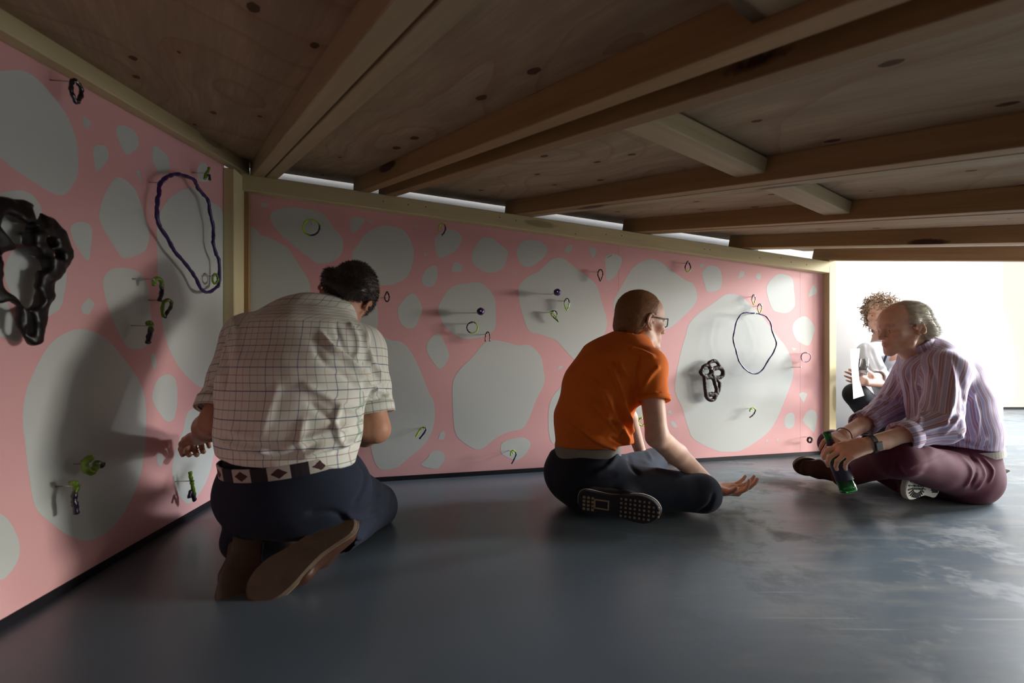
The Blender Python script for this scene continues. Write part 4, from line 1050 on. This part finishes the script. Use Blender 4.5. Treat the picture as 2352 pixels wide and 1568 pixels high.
    # trousers
    tr = [Cap(hipL+V(.01,0,.0), hipR+V(-.01,0,.0), (.125,.118), None, V(0,1,0), .06), Cap(wai+V(0,0,.02), pel, (.160,.112), (.178,.128), lat, .05),
          Cap(at(590,1135,2.16), at(765,1135,2.18), .098, .100, k=.05),
          Cap(hipR, knR, .100, .072, k=.05), Cap(hipL, knL, .100, .072, k=.05), Cap(knR+V(0,0,-.015), anR+V(0,0,.01), .070, .060, k=.04, flat=1), Cap(knL+V(0,0,-.01), anL, .066, .058, k=.04),
          Cap(anR+nrm(anR-knR)*-.02, anR+nrm(anR-knR)*.1, .050, .05, k=.003, sub=True),
          Half(at(668,1038,2.13), V(-.10,-.12,1), .005), Half(V(0,0,.003), V(0,0,-1), .003)]
    FLt = [([(815,1050),(840,1085),(830,1130),(810,1160)], 6, -.008), ([(850,1055),(870,1100),(868,1140)], 6, .008), ([(860,1190),(840,1220),(815,1245)], 6, .006), ([(880,1080),(900,1130),(895,1180)], 6, -.005),
           ([(790,1180),(830,1190),(880,1170)], 7, .008), ([(700,1180),(760,1175),(800,1195)], 7, -.007)]
    solid('trousers', tr, .0056, M['navy'], body, disp=lambda P: .0025*wob(P, 19, 5), FL=FLt)
    # belt
    bc = at(662,1052,2.135); un = nrm(V(-.10,-.12,1)); a1 = nrm(lat-np.dot(lat, un)*un); a2 = np.cross(un, a1)
    ring = [bc+a1*.1755*math.cos(a)+a2*.1285*math.sin(a) for a in np.linspace(0, 2*math.pi, 72, endpoint=False)]
    t = NT('belt_needlepoint'); a = t.attr(); fr = t.math('FRACT', t.math('ADD', t.math('DIVIDE', a[0], .095), .28))
    pan = t.math('LESS_THAN', fr, .56); dx = t.math('ABSOLUTE', t.math('SUBTRACT', fr, .28)); dy = t.math('ABSOLUTE', t.math('SUBTRACT', t.math('DIVIDE', a[1], .033), .5))
    dia = t.math('LESS_THAN', t.math('ADD', t.math('ADD', t.math('MULTIPLY', dx, 1.9), dy), t.math('MULTIPLY', t.noise(t.pos(), 250., 1), .12)), .46)
    c = t.mix(pan, (.018,.014,.018), (.42,.38,.33)); c = t.mix(t.math('MULTIPLY', dia, pan), c, (.05,.018,.018)); M['belt_a'] = t.done(c, .75, .3)
    ribbon('belt', ring, .034, .005, None, M['belt_a'], body, un)
    # shoes
    shoe(body, at(778,1205,2.10), at(606,1343,2.00), V(.35,1,-.28), .295, 1, 'b', 'leather', .08)
    shoe(body, at(572,1215,2.12), at(548,1352,2.015), V(-.55,1,-.25), .285, -1, 'b', 'leather', .08)
    return body
def cuff(c, d, r, mat, parent, h=.034, name='cuff'):
    d = nrm(d); a1 = nrm(np.cross(d, V(0,1,.3))); a2 = np.cross(d, a1)
    ring = [c-d*(h/2-.004)+a1*r*math.cos(a)*(1+.025*math.sin(3*a))+a2*r*math.sin(a) for a in np.linspace(0, 2*math.pi, 36, endpoint=False)]
    o = ribbon(name, ring, h, .004, None, mat, parent, d, .02); o.data.polygons.foreach_set('use_smooth', [True]*len(o.data.polygons)); return o
# ------------------------------------------------------------------ seated man in the orange T-shirt
def man_orange():
    YR[0] = 3.0
    f = nrm(V(.82,.57,0)); r = nrm(V(.57,-.82,0))
    pel = at(1345,1088,3.02); wai = at(1348,1030,3.02); low = at(1356,965,3.0); mid = at(1378,895,2.99); che = at(1408,845,2.99); upc = at(1438,812,3.0); nb = at(1464,784,3.02)
    hc = at(1472,738,3.03)
    shR = at(1490,842,2.88); shL = at(1395,850,3.13); elR = at(1509,1002,2.80); wrR = at(1640,1122,3.08); elL = at(1445,960,3.30); wrL = at(1475,1050,3.5)
    hipR = at(1350,1112,2.94); hipL = at(1400,1100,3.14); knR = at(1612,1132,2.92); knL = at(1500,1062,3.50); anR = at(1475,1112,3.30); anL = at(1430,1140,2.86)
    fd = nrm(V(.93,.32,-.12)); R = frame(V(.10,.02,1), fd)
    HP, T = head_prims(hc, R, .985, 1., 1.02)
    P = list(HP)+[Cap(nb+V(0,0,-.01), T(0,-.030,-.03), .056, .052, k=.02), Cap(nb+V(0,0,-.01), T(0,.01,-.07), .045, .04, k=.02)]
    P += chain([pel, wai, mid, che, upc], [(.13,.10), (.125,.09), (.14,.10), (.15,.10), (.11,.08)], r, .04)+[Cap(upc, nb, .06, .052, k=.03)]
    P += [Cap(upc, shR, .055, .050, k=.03), Cap(upc, shL, .055, .050, k=.03), Cap(shR, elR, .0450, .0385, k=.02), Cap(elR, elR+(wrR-elR)*.3, .0385, .0400, k=.015), Cap(elR+(wrR-elR)*.3, wrR, .0400, (.029,.022), V(0,0,1), .015),
          Cap(shL, elL, .043, .037, k=.02), Cap(elL, wrL, .037, .026, k=.015)]
    for hp, kn, an in ((hipL, knL, anL), (hipR, knR, anR)): P += [Cap(hp, kn, .07, .05, k=.03), Cap(kn, an, .045, .03, k=.02)]
    P += hand_prims(wrR, V(.80,-.25,.05), nrm(V(-.12,-.30,1)), 1, [(.75,.45,.25),(.45,.40,.3),(.30,.40,.3),(.15,.40,.3)], .50, .98, (1.0,.75,.3))
    P += hand_prims(wrL, V(.6,.5,-.2), V(0,0,1), -1, [(.3,.4,.3)]*4)
    body = solid('person', P, .0038, M['skin_b'], None, tint=tintfn(T))
    tag(body, 'seated man with cropped hair and glasses in rust orange T-shirt, legs crossed', 'person')
    eyes(T, R, .985, body, (.1,-.1))
    hp = [Ell(T(0,-.016,.038), V(.0775,.0985,.088), R, .0), Cap(T(-.040,-.060,-.030), T(.040,-.060,-.030), .034, k=.05),
          Ell(T(0,.105,.0), V(.105,.066,.085), R, .008, None, True), Ell(T(0,.085,.075), V(.05,.045,.05), R, .01, None, True), Half(T(0,-.04,-.066), R@V(0,.55,-1), .01),
          Ell(T(.085,.012,-.018), V(.032,.028,.036), R, .008, None, True), Ell(T(-.085,.012,-.018), V(.032,.028,.036), R, .008, None, True)]
    hair('hair', hp, .004, M['hair_b'], body, 9000, .0045, .0006, jit=.5, disp=lambda P: .0008*wob(P, 120))
    # glasses
    g = empty('glasses_anchor', (0,0,0)); bpy.data.objects.remove(g)
    for s in (-1, 1):
        rim = [T(s*(.033+.026*math.copysign(abs(math.cos(a))**.6, math.cos(a))), .096-.010*(abs(math.cos(a)) if math.cos(a) > 0 else 0), .004+.017*math.copysign(abs(math.sin(a))**.6, math.sin(a))) for a in np.linspace(0, 2*math.pi, 26, endpoint=False)]
        if s == -1: go = tube('glasses', rim, .0021, M['glass_f'], body, 6, True)
        else: tube('rim', rim, .0021, M['glass_f'], go, 6, True)
        tube('temple', [T(s*.059,.088,.015), T(s*.072,.06,.014), T(s*.079,.01,.012), T(s*.080,-.012,.008), T(s*.078,-.028,-.008)], .0022, M['glass_f'], go, 6)
    tube('bridge', [T(-.008,.099,.010), T(0,.103,.013), T(.008,.099,.010)], .002, M['glass_f'], go, 6)
    # T-shirt
    ts = chain([wai+V(0,0,-.03), low, mid, che, upc], [(.145,.118), (.152,.125), (.160,.128), (.158,.120), (.120,.092)], r, .04, 'lat')
    ts += [Cap(upc, shR+V(0,0,-.005), .072, .062, k=.045), Cap(upc, shL, .072, .060, k=.045), Cap(upc, nb, .066, .058, k=.03)]
    for sh, el, q in ((shR, elR, .50), (shL, elL, .50)):
        e1 = sh+(el-sh)*q; d = nrm(el-sh)
        cuff(e1, d, .0575, M['orange'], body, .018, 'sleeve_hem')
        ts += [Cap(sh, e1, .064, .058, k=.03, flat=1), Cap(e1-d*.014, e1+d*.05, .050, k=.002, sub=True, flat=2)]
    ts += [Cap(at(1420,985,2.96), at(1440,1030,2.93), .035, .028, k=.06)]
    ts += [Cap(nb+nrm(T(0,-.03,-.03)-nb)*.030, nb+nrm(T(0,-.03,-.03)-nb)*.2, .085, k=.003, sub=True, flat=2), Half(at(1345,1020,3.0), V(.10,0,-1), .003)]
    FL = [([(1360,870),(1395,910),(1410,945),(1425,1000)], 5, .007), ([(1330,970),(1370,1010),(1420,1030)], 5, .008), ([(1355,920),(1385,950),(1410,985)], 5, .007), ([(1402,835),(1420,880),(1435,930),(1440,970)], 5, .007),
          ([(1420,830),(1445,870)], 4, .005), ([(1425,920),(1440,960),(1448,1000)], 5, .008), ([(1405,915),(1420,960),(1428,1010)], 5, -.010), ([(1470,815),(1462,860),(1468,905)], 4, -.008), ([(1440,850),(1450,900),(1440,950)], 8, -.006),
          ([(1390,950),(1420,970),(1445,1020)], 6, .008), ([(1400,1005),(1425,1015),(1448,1035)], 4, -.006), ([(1475,900),(1495,860),(1515,840)], 5, .004), ([(1380,1000),(1400,940),(1390,900)], 7, .004), ([(1445,800),(1475,808),(1505,822)], 4, .004), ([(1300,960),(1340,985),(1390,1015)], 5, .004)]
    solid('t_shirt', ts, .0046, M['orange'], body, disp=lambda P: .0022*wob(P, 18, 2)+.0008*wob(P, 55), FL=[(a,b,c*1.5) for a,b,c in FL])
    us = [Cap(wai+V(0,0,-.085), wai+V(0,0,.02), (.147,.119), (.144,.117), r, .02, flat=2)]
    solid('undershirt', us, .005, M['grey'], body, disp=lambda P: .002*wob(P, 35))
    cn = nrm(T(0,-.03,-.03)-nb); cc = nb+cn*.030; ax1 = nrm(np.cross(cn, V(0,1,0))); ax2 = np.cross(cn, ax1)
    tube('neckband', [cc+ax1*.0585*math.cos(a)+ax2*.0585*math.sin(a) for a in np.linspace(0, 2*math.pi, 32, endpoint=False)], .006, M['orange'], body, 8, True)
    tr = [Cap(pel+r*.05+V(0,0,-.0), pel-r*.06, .128, .125, k=.06), Cap(pel, wai+V(0,0,-.062), (.160,.135), (.148,.122), r, .05, flat=1), Cap(hipR, knR, .098, .070, k=.05), Cap(hipL, knL, .095, .066, k=.05),
          Cap(knR, anR, .062, .05, k=.03), Cap(knL, anL, .062, .045, k=.03), Half(V(0,0,.003), V(0,0,-1), .003)]
    FLt = [([(1440,1030),(1450,1070),(1470,1090)], 5, -.007), ([(1420,1035),(1400,1070),(1360,1090)], 6, .006), ([(1470,1055),(1520,1080),(1570,1092)], 5, .005), ([(1460,1010),(1480,1030),(1500,1060)], 4, .006), ([(1600,1180),(1630,1160),(1640,1130)], 5, -.004), ([(1300,1080),(1360,1100),(1420,1090)], 7, -.004)]
    solid('trousers', tr, .0052, M['navy2'], body, disp=lambda P: .0022*wob(P, 20, 7), FL=FLt)
    shoe(body, at(1340,1152,2.80), at(1502,1176,2.72), V(.05,1,.10), .278, -1, 'run', 'rubber', .07)
    return body
# ------------------------------------------------------------------ older man in striped shirt
def man_striped():
    YR[0] = 3.25
    f = nrm(V(-.98,.08,0)); lf = nrm(V(-.08,-.98,0))     # lf = his left, towards the camera
    pel = at(2186,1087,3.30); wai = at(2196,1030,3.30); low = at(2190,985,3.30); mid = at(2174,915,3.30); che = at(2152,858,3.30); upc = at(2134,825,3.30); nb = at(2110,806,3.30)
    hc = at(2072,752,3.27)
    shL = at(2176,848,3.16); shR = at(2098,852,3.44); elL = at(2158,980,3.02); wrL = at(1992,1022,2.97); elR = at(2040,938,3.42); wrR = at(1935,1002,3.22)
    hipL = at(2208,1092,3.20); hipR = at(2180,1090,3.42); knL = at(2062,1052,3.00); knR = at(1915,1018,3.60); anL = at(1935,1094,3.38); anR = at(2080,1114,3.32)
    fd = nrm(V(-.97,-.02,-.22)); R = frame(nrm(V(-.18,.0,1)), fd)
    HP, T = head_prims(hc, R, .93, 1., 1.0, 1.05)
    P = list(HP)+[Cap(nb+V(.01,0,-.01), T(0,-.030,-.03), .050, .052, k=.02), Cap(nb+f*.015+V(0,0,-.02), T(0,.01,-.07), .045, .04, k=.02),
       Cap(T(-.02,.07,-.085), T(.02,.07,-.085), .01, k=.02)]
    P += chain([pel, wai, mid, che, upc], [(.13,.10), (.125,.09), (.14,.10), (.15,.10), (.11,.08)], lf, .04)+[Cap(upc, nb, .06, .052, k=.03)]
    for sh, el, wr in ((shL, elL, wrL), (shR, elR, wrR)):
        P += [Cap(upc, sh, .055, .050, k=.03), Cap(sh, el, .044, .038, k=.02), Cap(el, el+(wr-el)*.35, .038, .038, k=.015), Cap(el+(wr-el)*.35, wr, .038, (.030,.022), V(0,0,1), .015)]
    for hp, kn, an in ((hipL, knL, anL), (hipR, knR, anR)): P += [Cap(hp, kn, .065, .048, k=.03), Cap(kn, an, .043, .03, k=.02)]
    P += hand_prims(wrL, nrm(at(1925,1040,2.98)-wrL), nrm(V(-.25,.50,-.85)), -1, [(.45,.75,.45),(.6,.75,.45),(.7,.75,.4),(.75,.7,.4)], .20, .98, (.5,.5,.4))
    P += hand_prims(wrR, nrm(at(1895,1030,3.08)-wrR), nrm(V(-.3,.3,-.85)), 1, [(.6,.7,.5),(.6,.8,.5),(.6,.8,.5),(.6,.8,.5)], .1, 1.0, (.6,.5,.4))
    body = solid('person', P, .0029, M['skin_c'], None, tint=tintfn(T), disp=lambda Q: .0006*wob(Q, 130))
    tag(body, 'older man with receding grey hair in purple striped shirt and maroon trousers', 'person')
    eyes(T, R, .93, body, (0,-.25))
    hp = [Ell(T(0,-.020,.034), V(.081,.098,.085)*.93, R, .0), Cap(T(-.05,-.070,-.035), T(.05,-.070,-.035), .034, k=.04), Cap(T(.074,-.0,.035), T(.076,.004,.012), .014, k=.02), Cap(T(-.074,-.0,.035), T(-.076,.004,.012), .014, k=.02),
          Ell(T(0,.108,.015), V(.086,.072,.095)*.93, R, .015, None, True), Half(T(0,-.04,-.070), R@V(0,.5,-1), .01),
          Ell(T(.085,.012,-.022), V(.034,.026,.036), R, .008, None, True), Ell(T(-.085,.012,-.022), V(.034,.026,.036), R, .008, None, True)]
    hair('hair', hp, .0042, M['hair_c'], body, 7500, .012, .0006, bias=R@V(0,-.75,-.35), jit=.25, disp=lambda P: .0022*wob(P, 75))
    # shirt
    st = chain([wai+V(0,0,-.02), low, mid, che, upc], [(.168,.126), (.170,.122), (.170,.120), (.162,.114), (.125,.092)], lf, .04, 'ang')
    st += [Cap(upc, shL+V(0,0,-.01), .075, .066, k=.05), Cap(upc, shR, .075, .062, k=.05), Cap(upc, nb, .068, .060, k=.03), Cap(at(2100,860,3.24), at(2130,990,3.22), .05, .06, k=.08, uv=(0, lf))]
    for sh, el, wr, q in ((shL, elL, wrL, .55), (shR, elR, wrR, .58)):
        c1 = el+(wr-el)*q; d = nrm(wr-el); Ls = np.linalg.norm(el-sh)
        cuff(c1, d, .0515, M['stripe'], body, .05)
        st += [Cap(sh, el, .070, .062, V(0,0,1) if abs(nrm(el-sh)[2]) < .8 else V(0,1,0), .035, (0., 'arc')), Cap(el, c1, .062, .049, V(0,0,1), .03, (Ls, 'arc'), flat=1),
               Cap(c1-d*.045, c1, .0515, .0515, V(0,0,1), .004, (Ls+.1, 'arc'), flat=1), Cap(c1-d*.012, c1+d*.05, .044, k=.002, sub=True, flat=2)]
    st += [Cap(nb+nrm(T(0,-.03,-.03)-nb)*.036, nb+nrm(T(0,-.03,-.03)-nb)*.2, .085, k=.003, sub=True, flat=2)]
    st += [Half(at(2197,1023,3.3), V(-.12,0,-1), .004)]
    FL = [([(2180,820),(2190,880),(2185,940),(2160,990)], 6, .006), ([(2205,850),(2215,920),(2200,985)], 6, -.008), ([(2230,900),(2245,960),(2240,1010)], 6, .007), ([(2105,870),(2115,920),(2110,980)], 6, .007), ([(2090,850),(2085,900),(2095,960)], 5, -.006),
          ([(2100,1000),(2140,985),(2180,970)], 5, .007), ([(2080,1010),(2110,995),(2140,1000)], 4, -.005), ([(1985,960),(2010,930),(2030,900)], 5, .006), ([(2000,975),(2030,950),(2045,920)], 5, -.006), ([(2010,920),(2040,925),(2060,910)], 4, .005),
          ([(2130,830),(2150,880),(2145,940)], 6, -.005), ([(2200,1000),(2230,1010),(2270,1005)], 6, .006), ([(2160,1000),(2200,960),(2240,900)], 6, .006), ([(2220,1020),(2250,1030),(2275,1025)], 5, -.005), ([(2060,840),(2050,880),(2030,920)], 5, .005)]
    solid('shirt', st, .0048, M['stripe'], body, disp=lambda P: .0032*wob(P, 19, 4)+.0012*wob(P, 52, 1), FL=FL, pat=spineuv([pel, wai, mid, che, upc, nb]))
    cn = nrm(T(0,-.03,-.03)-nb); cc = nb+cn*.046; ax1 = nrm(np.cross(cn, V(0,1,0))); ax2 = np.cross(cn, ax1)
    ring = [cc+ax1*.064*math.cos(a)+ax2*.066*math.sin(a) for a in np.linspace(0, 2*math.pi, 40, endpoint=False)]
    ribbon('collar', ring, .050, -.005, None, M['stripe'], body, cn)
    # trousers
    tr = [Cap(pel+lf*.06, pel-lf*.06, .116, .116, k=.06), Cap(pel, wai+V(0,0,.018), (.165,.135), (.158,.122), lf, .05, flat=1), Cap(hipL, knL, .092, .068, k=.05), Cap(hipR, knR, .09, .066, k=.05),
          Cap(knL, anL, .064, .046, k=.03), Cap(knR, anR, .060, .046, k=.03), Half(V(0,0,.003), V(0,0,-1), .003)]
    FLt = [([(2240,1050),(2260,1090),(2240,1125)], 5, .006), ([(2200,1040),(2230,1080),(2215,1120)], 5, .006), ([(2180,1035),(2140,1060),(2090,1080)], 6, -.004), ([(2060,1060),(2080,1090),(2120,1085)], 5, .005), ([(2040,1040),(2050,1070),(2030,1095)], 4, .005),
           ([(2255,1050),(2280,1080),(2270,1110)], 4, .005), ([(1960,990),(1985,985),(2010,1000)], 4, .004), ([(2225,1040),(2245,1080),(2228,1120)], 4, -.006)]
    solid('trousers', tr, .0050, M['maroon'], body, disp=lambda P: .0022*wob(P, 22, 9), FL=[(a,b*.8,c*.6) for a,b,c in FLt])
    bc = at(2197,1030,3.3); un = nrm(V(-.12,0,1)); a1 = nrm(lf-np.dot(lf, un)*un); a2 = np.cross(un, a1)
    ribbon('belt', [bc+a1*.160*math.cos(a)+a2*.128*math.sin(a) for a in np.linspace(0, 2*math.pi, 60, endpoint=False)], .03, .006, None, M['webbing'], body, un)
    # shoes, watch, bracelet, ring
    shoe(body, at(1948,1078,3.46), at(1832,1064,3.50), nrm(V(.1,-.85,-.25)), .265, 1, 'b', 'suede', .07)
    shoe(body, at(2172,1118,3.17), at(2070,1114,3.03), nrm(V(-.35,1,.16)), .26, 1, 'lug', 'suede', .06, 1.32)
    d = nrm(wrL-elL); a1 = nrm(np.cross(d, V(0,0,1))); a2 = np.cross(d, a1); wc = wrL-d*.012
    ring = [wc+a1*.0275*math.cos(a)+a2*.0345*math.sin(a) for a in np.linspace(0, 2*math.pi, 30, endpoint=False)]
    wo = ribbon('watch', ring, .018, .003, None, M['rubber'], body, d)
    fc = wc-a1*.031 if a1[1] > 0 else wc+a1*.031; nn = nrm(fc-wc)
    vs = []; 
    for hh, s_ in ((0,.016),(.007,.0155),(.008,.013)):
        for k in range(4): a = k*math.pi/2+math.pi/4; vs.append(fc+nn*hh+(d*math.cos(a)+np.cross(nn, d)*math.sin(a))*s_*1.35)
    fixn(mesh('watch_face', vs, [(0,1,2,3),(8,9,10,11)]+[(j*4+k, j*4+(k+1)%4, (j+1)*4+(k+1)%4, (j+1)*4+k) for j in (0,1) for k in range(4)], M['glass_f'], wo))
    d = nrm(wrR-elR); a1 = nrm(np.cross(d, V(0,0,1))); a2 = np.cross(d, a1)
    tube('bracelet', [wrR-d*.01+a1*.031*math.cos(a)+a2*.034*math.sin(a) for a in np.linspace(0, 2*math.pi, 24, endpoint=False)], .0022, M['leather'], body, 6, True)
    return body
M['webbing'] = plain('pale_webbing_belt', (.45,.42,.38), .7, .3, nz=.2)
M['whitestr'] = plain('lilac_cotton', (.40,.34,.46), .8, .2, nz=.1)
# ------------------------------------------------------------------ woman against the white partition
def woman():
    YR[0] = 5.1
    pel = at(2085,985,5.35); wai = at(2075,935,5.32); che = at(2045,835,5.28); upc = at(2035,800,5.27); nb = at(2026,778,5.25)
    hc = at(2021,723,5.18)
    shR = at(1992,808,5.15); shL = at(2085,810,5.35); elR = at(2022,868,4.98); wrR = at(2000,864,4.90); elL = at(2050,880,5.0); wrL = at(1988,878,4.88)
    hipR = at(2060,985,5.25); knR = at(1965,905,4.95); anR = at(2010,990,5.25); hipL = at(2110,990,5.4); knL = at(2055,925,4.85); anL = at(2040,985,5.05)
    fd = nrm(V(-.72,-.70,-.04)); R = frame(nrm(V(-.05,-.05,1)), fd)
    HP, T = head_prims(hc, R, .96, 0, .95)
    P = list(HP)+[Cap(nb, T(0,-.02,-.03), .048, .048, k=.02)]+chain([pel, wai, che, upc], [.12,.11,.13,.10], V(1,0,0), .04)+[Cap(upc, nb, .06, .045, k=.03)]
    for sh, el, wr in ((shL, elL, wrL), (shR, elR, wrR)): P += [Cap(upc, sh, .05, .045, k=.03), Cap(sh, el, .04, .034, k=.02), Cap(el, wr, .036, .023, k=.015)]
    for hp, kn, an in ((hipL, knL, anL), (hipR, knR, anR)): P += [Cap(hp, kn, .07, .05, k=.03), Cap(kn, an, .045, .03, k=.02)]
    P += hand_prims(wrR, nrm(V(-.75,-.2,.25)), nrm(V(-.1,.9,.2)), 1, [(.6,.9,.6)]*4, .1, .85, (.7,.5,.4)) + hand_prims(wrL, nrm(V(-.6,-.2,.2)), nrm(V(.1,.9,.2)), -1, [(.5,.7,.5)]*4, .25, .85, (.7,.4,.4))
    body = solid('person', P, .0043, M['skin_d'], None, tint=tintfn(T))
    tag(body, 'woman with curly light brown hair in white shirt crouching against the white partition wall', 'person')
    eyes(T, R, .96, body, (.35,0))
    # curls
    hp = [Ell(T(0,-.020,.046), V(.084,.098,.088), R, .0), Ell(T(0,-.06,-.03), V(.075,.05,.075), R, .03), Ell(T(0,.100,-.02), V(.062,.075,.075), R, .01, None, True)]
    vs, q = sdfmesh(hp, .006, lambda P: .004*wob(P, 60)); N = vnormals(vs, q); parts = []
    cnt = 0; up = V(0,0,1)
    for i in rng.choice(len(vs), 520, replace=False):
        b = vs[i]; n = N[i]; dn = nrm(n*.9-up*rng.uniform(.0,1.1)+rng.normal(0,.3,3)); L = rng.uniform(.02,.05); a1 = nrm(np.cross(dn, rng.normal(0,1,3))); a2 = np.cross(dn, a1)
        ph = rng.uniform(0,6); rr = rng.uniform(.004,.009); pts = [b-n*.004+dn*L*t+rr*(a1*math.cos(ph+9*t)+a2*math.sin(ph+9*t)) for t in np.linspace(0,1,9)]
        v, f = tubevf(pts, np.linspace(.0040,.0022,9), 4); parts.append((v, f))
    v, f = merge([(vs, q)]+parts); mesh('hair', v, f, M['hair_d'], body, True)
    st = chain([wai, che, upc], [(.145,.12), (.155,.12), (.12,.09)], V(1,0,0), .04, 'lat')+[Cap(upc, shR, .062, .058, k=.04), Cap(upc, shL, .062, .058, k=.04), Cap(upc, nb, .06, .052, k=.03)]
    for sh, el, wr in ((shL, elL, wrL), (shR, elR, wrR)):
        c1 = el+(wr-el)*.35; d = nrm(wr-el); st += [Cap(sh, el, .058, .052, k=.03), Cap(el, c1, .052, .046, k=.02, flat=1), Cap(c1-d*.012, c1+d*.05, .038, k=.002, sub=True, flat=2)]
    st += [Cap(nb+V(0,0,.012), nb+V(0,0,.2), .08, k=.003, sub=True, flat=2)]
    solid('shirt', st, .0055, M['whiteshirt'], body, disp=lambda P: .003*wob(P, 24, 4), FL=[([(1985,790),(1990,820),(2010,860)], 4, .006), ([(2000,800),(2015,840),(2030,870)], 4, -.006), ([(2025,840),(2045,850),(2060,840)], 4, .005)])
    ribbon('collar', [nb+V(0,0,.016)+V(.056*math.cos(a), .056*math.sin(a), 0) for a in np.linspace(0, 2*math.pi, 28, endpoint=False)], .03, -.004, None, M['blackcloth'], body, V(0,0,1))
    tr = [Cap(pel, wai, .13, .12, k=.05), Cap(hipR, knR, .092, .068, k=.05), Cap(hipL, knL, .092, .068, k=.05), Cap(knR, anR, .062, .05, k=.03), Cap(knL, anL, .062, .05, k=.03)]
    solid('trousers', tr, .006, M['blackcloth'], body, disp=lambda P: .002*wob(P, 22, 9))
    tube('lanyard', [nb+V(.05,-.02,.01), at(2040,790,5.08), at(2036,815,5.07), at(2026,842,5.08), at(2018,852,5.09)], .007, M['navy'], body, 8)
    for an, kn in ((anR, knR), (anL, knL)):
        hl = V(an[0]+.03, an[1]+.04, .0); shoe(body, hl, hl+nrm(V(-.55,-.8,0))*.25, V(0,0,1), .25, 1, 'run', 'rubber', .07)
    return body, wrR, wrL
A = man_kneeling(); B = man_orange(); C_ = man_striped(); D_, dwR, dwL = woman()
# ------------------------------------------------------------------ hand-held things
def lathe(name, prof, base, axis, mat, parent=None, n=24):
    axis = nrm(axis); a1 = nrm(np.cross(axis, V(.3,.9,.1))); a2 = np.cross(axis, a1); vs = []
    for r, h in prof:
        for k in range(n):
            a = 2*math.pi*k/n; vs.append(base+axis*h+r*(a1*math.cos(a)+a2*math.sin(a)))
    m = len(prof); fs = [(j*n+k, j*n+(k+1)%n, (j+1)*n+(k+1)%n, (j+1)*n+k) for j in range(m-1) for k in range(n)]
    o = mesh(name, vs, fs, mat, parent, True); fixn(o); return o
t = NT('green_bottle_glass'); M['gglass'] = t.done((.03,.30,.06), .05, .5, Transmission_Weight=.85, IOR=1.5)
t = NT('clear_glass'); M['cglass'] = t.done((.92,.95,.95), .03, .5, Transmission_Weight=.95, IOR=1.45)
M['label'] = plain('dark_bottle_label', (.02,.02,.06), .4, .5, nz=.2); M['foil'] = plain('silver_foil_band', (.6,.6,.62), .3, .5, Metallic=.8); M['wine'] = plain('dark_red_drink', (.03,.004,.008), .1, .6)
M['paper'] = plain('white_paper', (.50,.50,.49), .7, .3)
YR[0] = 3.25
bt = at(1897,990,3.07); bb = at(1936,1090,3.03); ax = nrm(bt-bb)
bb = bt-ax*.235
bo = empty('beer_bottle', bb, 'green glass beer bottle with dark label held by the older man', 'bottle')
lathe('bottle_body', [(.0,.002),(.022,.0),(.0295,.004),(.030,.02),(.030,.125),(.027,.145),(.018,.165),(.0145,.18),(.0125,.215),(.0135,.220),(.0140,.224),(.0135,.233),(.0105,.235),(.0095,.225),(.0095,.18),(.014,.162),(.024,.142),(.027,.12),(.027,.012),(0,.008)], bb, ax, M['gglass'], bo)
lathe('label', [(.0303,.045),(.0306,.046),(.0306,.108),(.0303,.109)], bb, ax, M['label'], bo)
lathe('neck_label', [(.0150,.176),(.0158,.177),(.0137,.200),(.0132,.201)], bb, ax, M['label'], bo)
lathe('neck_band', [(.0158,.174),(.0164,.1745),(.0162,.178),(.0156,.1785)], bb, ax, M['foil'], bo)
YR[0] = 5.1
gb = at(1980,863,4.83)
go = empty('drinking_glass', gb, 'clear tumbler of dark drink held by the woman', 'glass')
lathe('tumbler', [(0,.001),(.028,0),(.030,.004),(.036,.105),(.0345,.105),(.0285,.006),(0,.006)], gb, V(0,0,1), M['cglass'], go)
lathe('drink', [(0,.0075),(.0275,.0075),(.0312,.045),(0,.045)], gb, V(0,0,1), M['wine'], go)
vs = []; e1 = [at(1953,801,4.65), at(1955,840,4.64), at(1958,880,4.65), at(1960,916,4.66)]; e2 = [at(1975,800,4.73), at(1971,840,4.71), at(1966,872,4.67), at(1976,911,4.69)]; e3 = [at(1963,803,4.77), at(1968,840,4.75), at(1974,874,4.71), at(1985,908,4.73)]
for a, b, c in zip(e1, e2, e3): vs += [a, b, c]
fs = []
for i in range(3): fs += [(i*3, i*3+1, i*3+4, i*3+3), (i*3+1, i*3+2, i*3+5, i*3+4)]
n0 = len(vs); vs = vs+[v+V(.0012,.0012,0) for v in vs]; fs = fs+[tuple(n0+i for i in q)[::-1] for q in fs]
po = mesh('folded_leaflet', vs, fs, M['paper'], None, True); tag(po, 'folded white paper leaflet held upright in the woman\'s hand', 'leaflet')

YR[0] = 3.25
c0 = at(2256,1104,3.42); c1 = at(2304,1077,3.42); v_, f_ = boxvf((0,-.03,-.004),(np.linalg.norm(c1-c0),.03,.004),.0015)
x_ = nrm(c1-c0); y_ = V(0,1,0); z_ = nrm(np.cross(x_, y_)); y_ = np.cross(z_, x_)
co = mesh('phone', [c0+x_*a+y_*b+z_*c for a, b, c in v_], f_, M['grey'], None); fixn(co); tag(co, 'flat grey phone poking out of the older man\'s back pocket', 'phone')
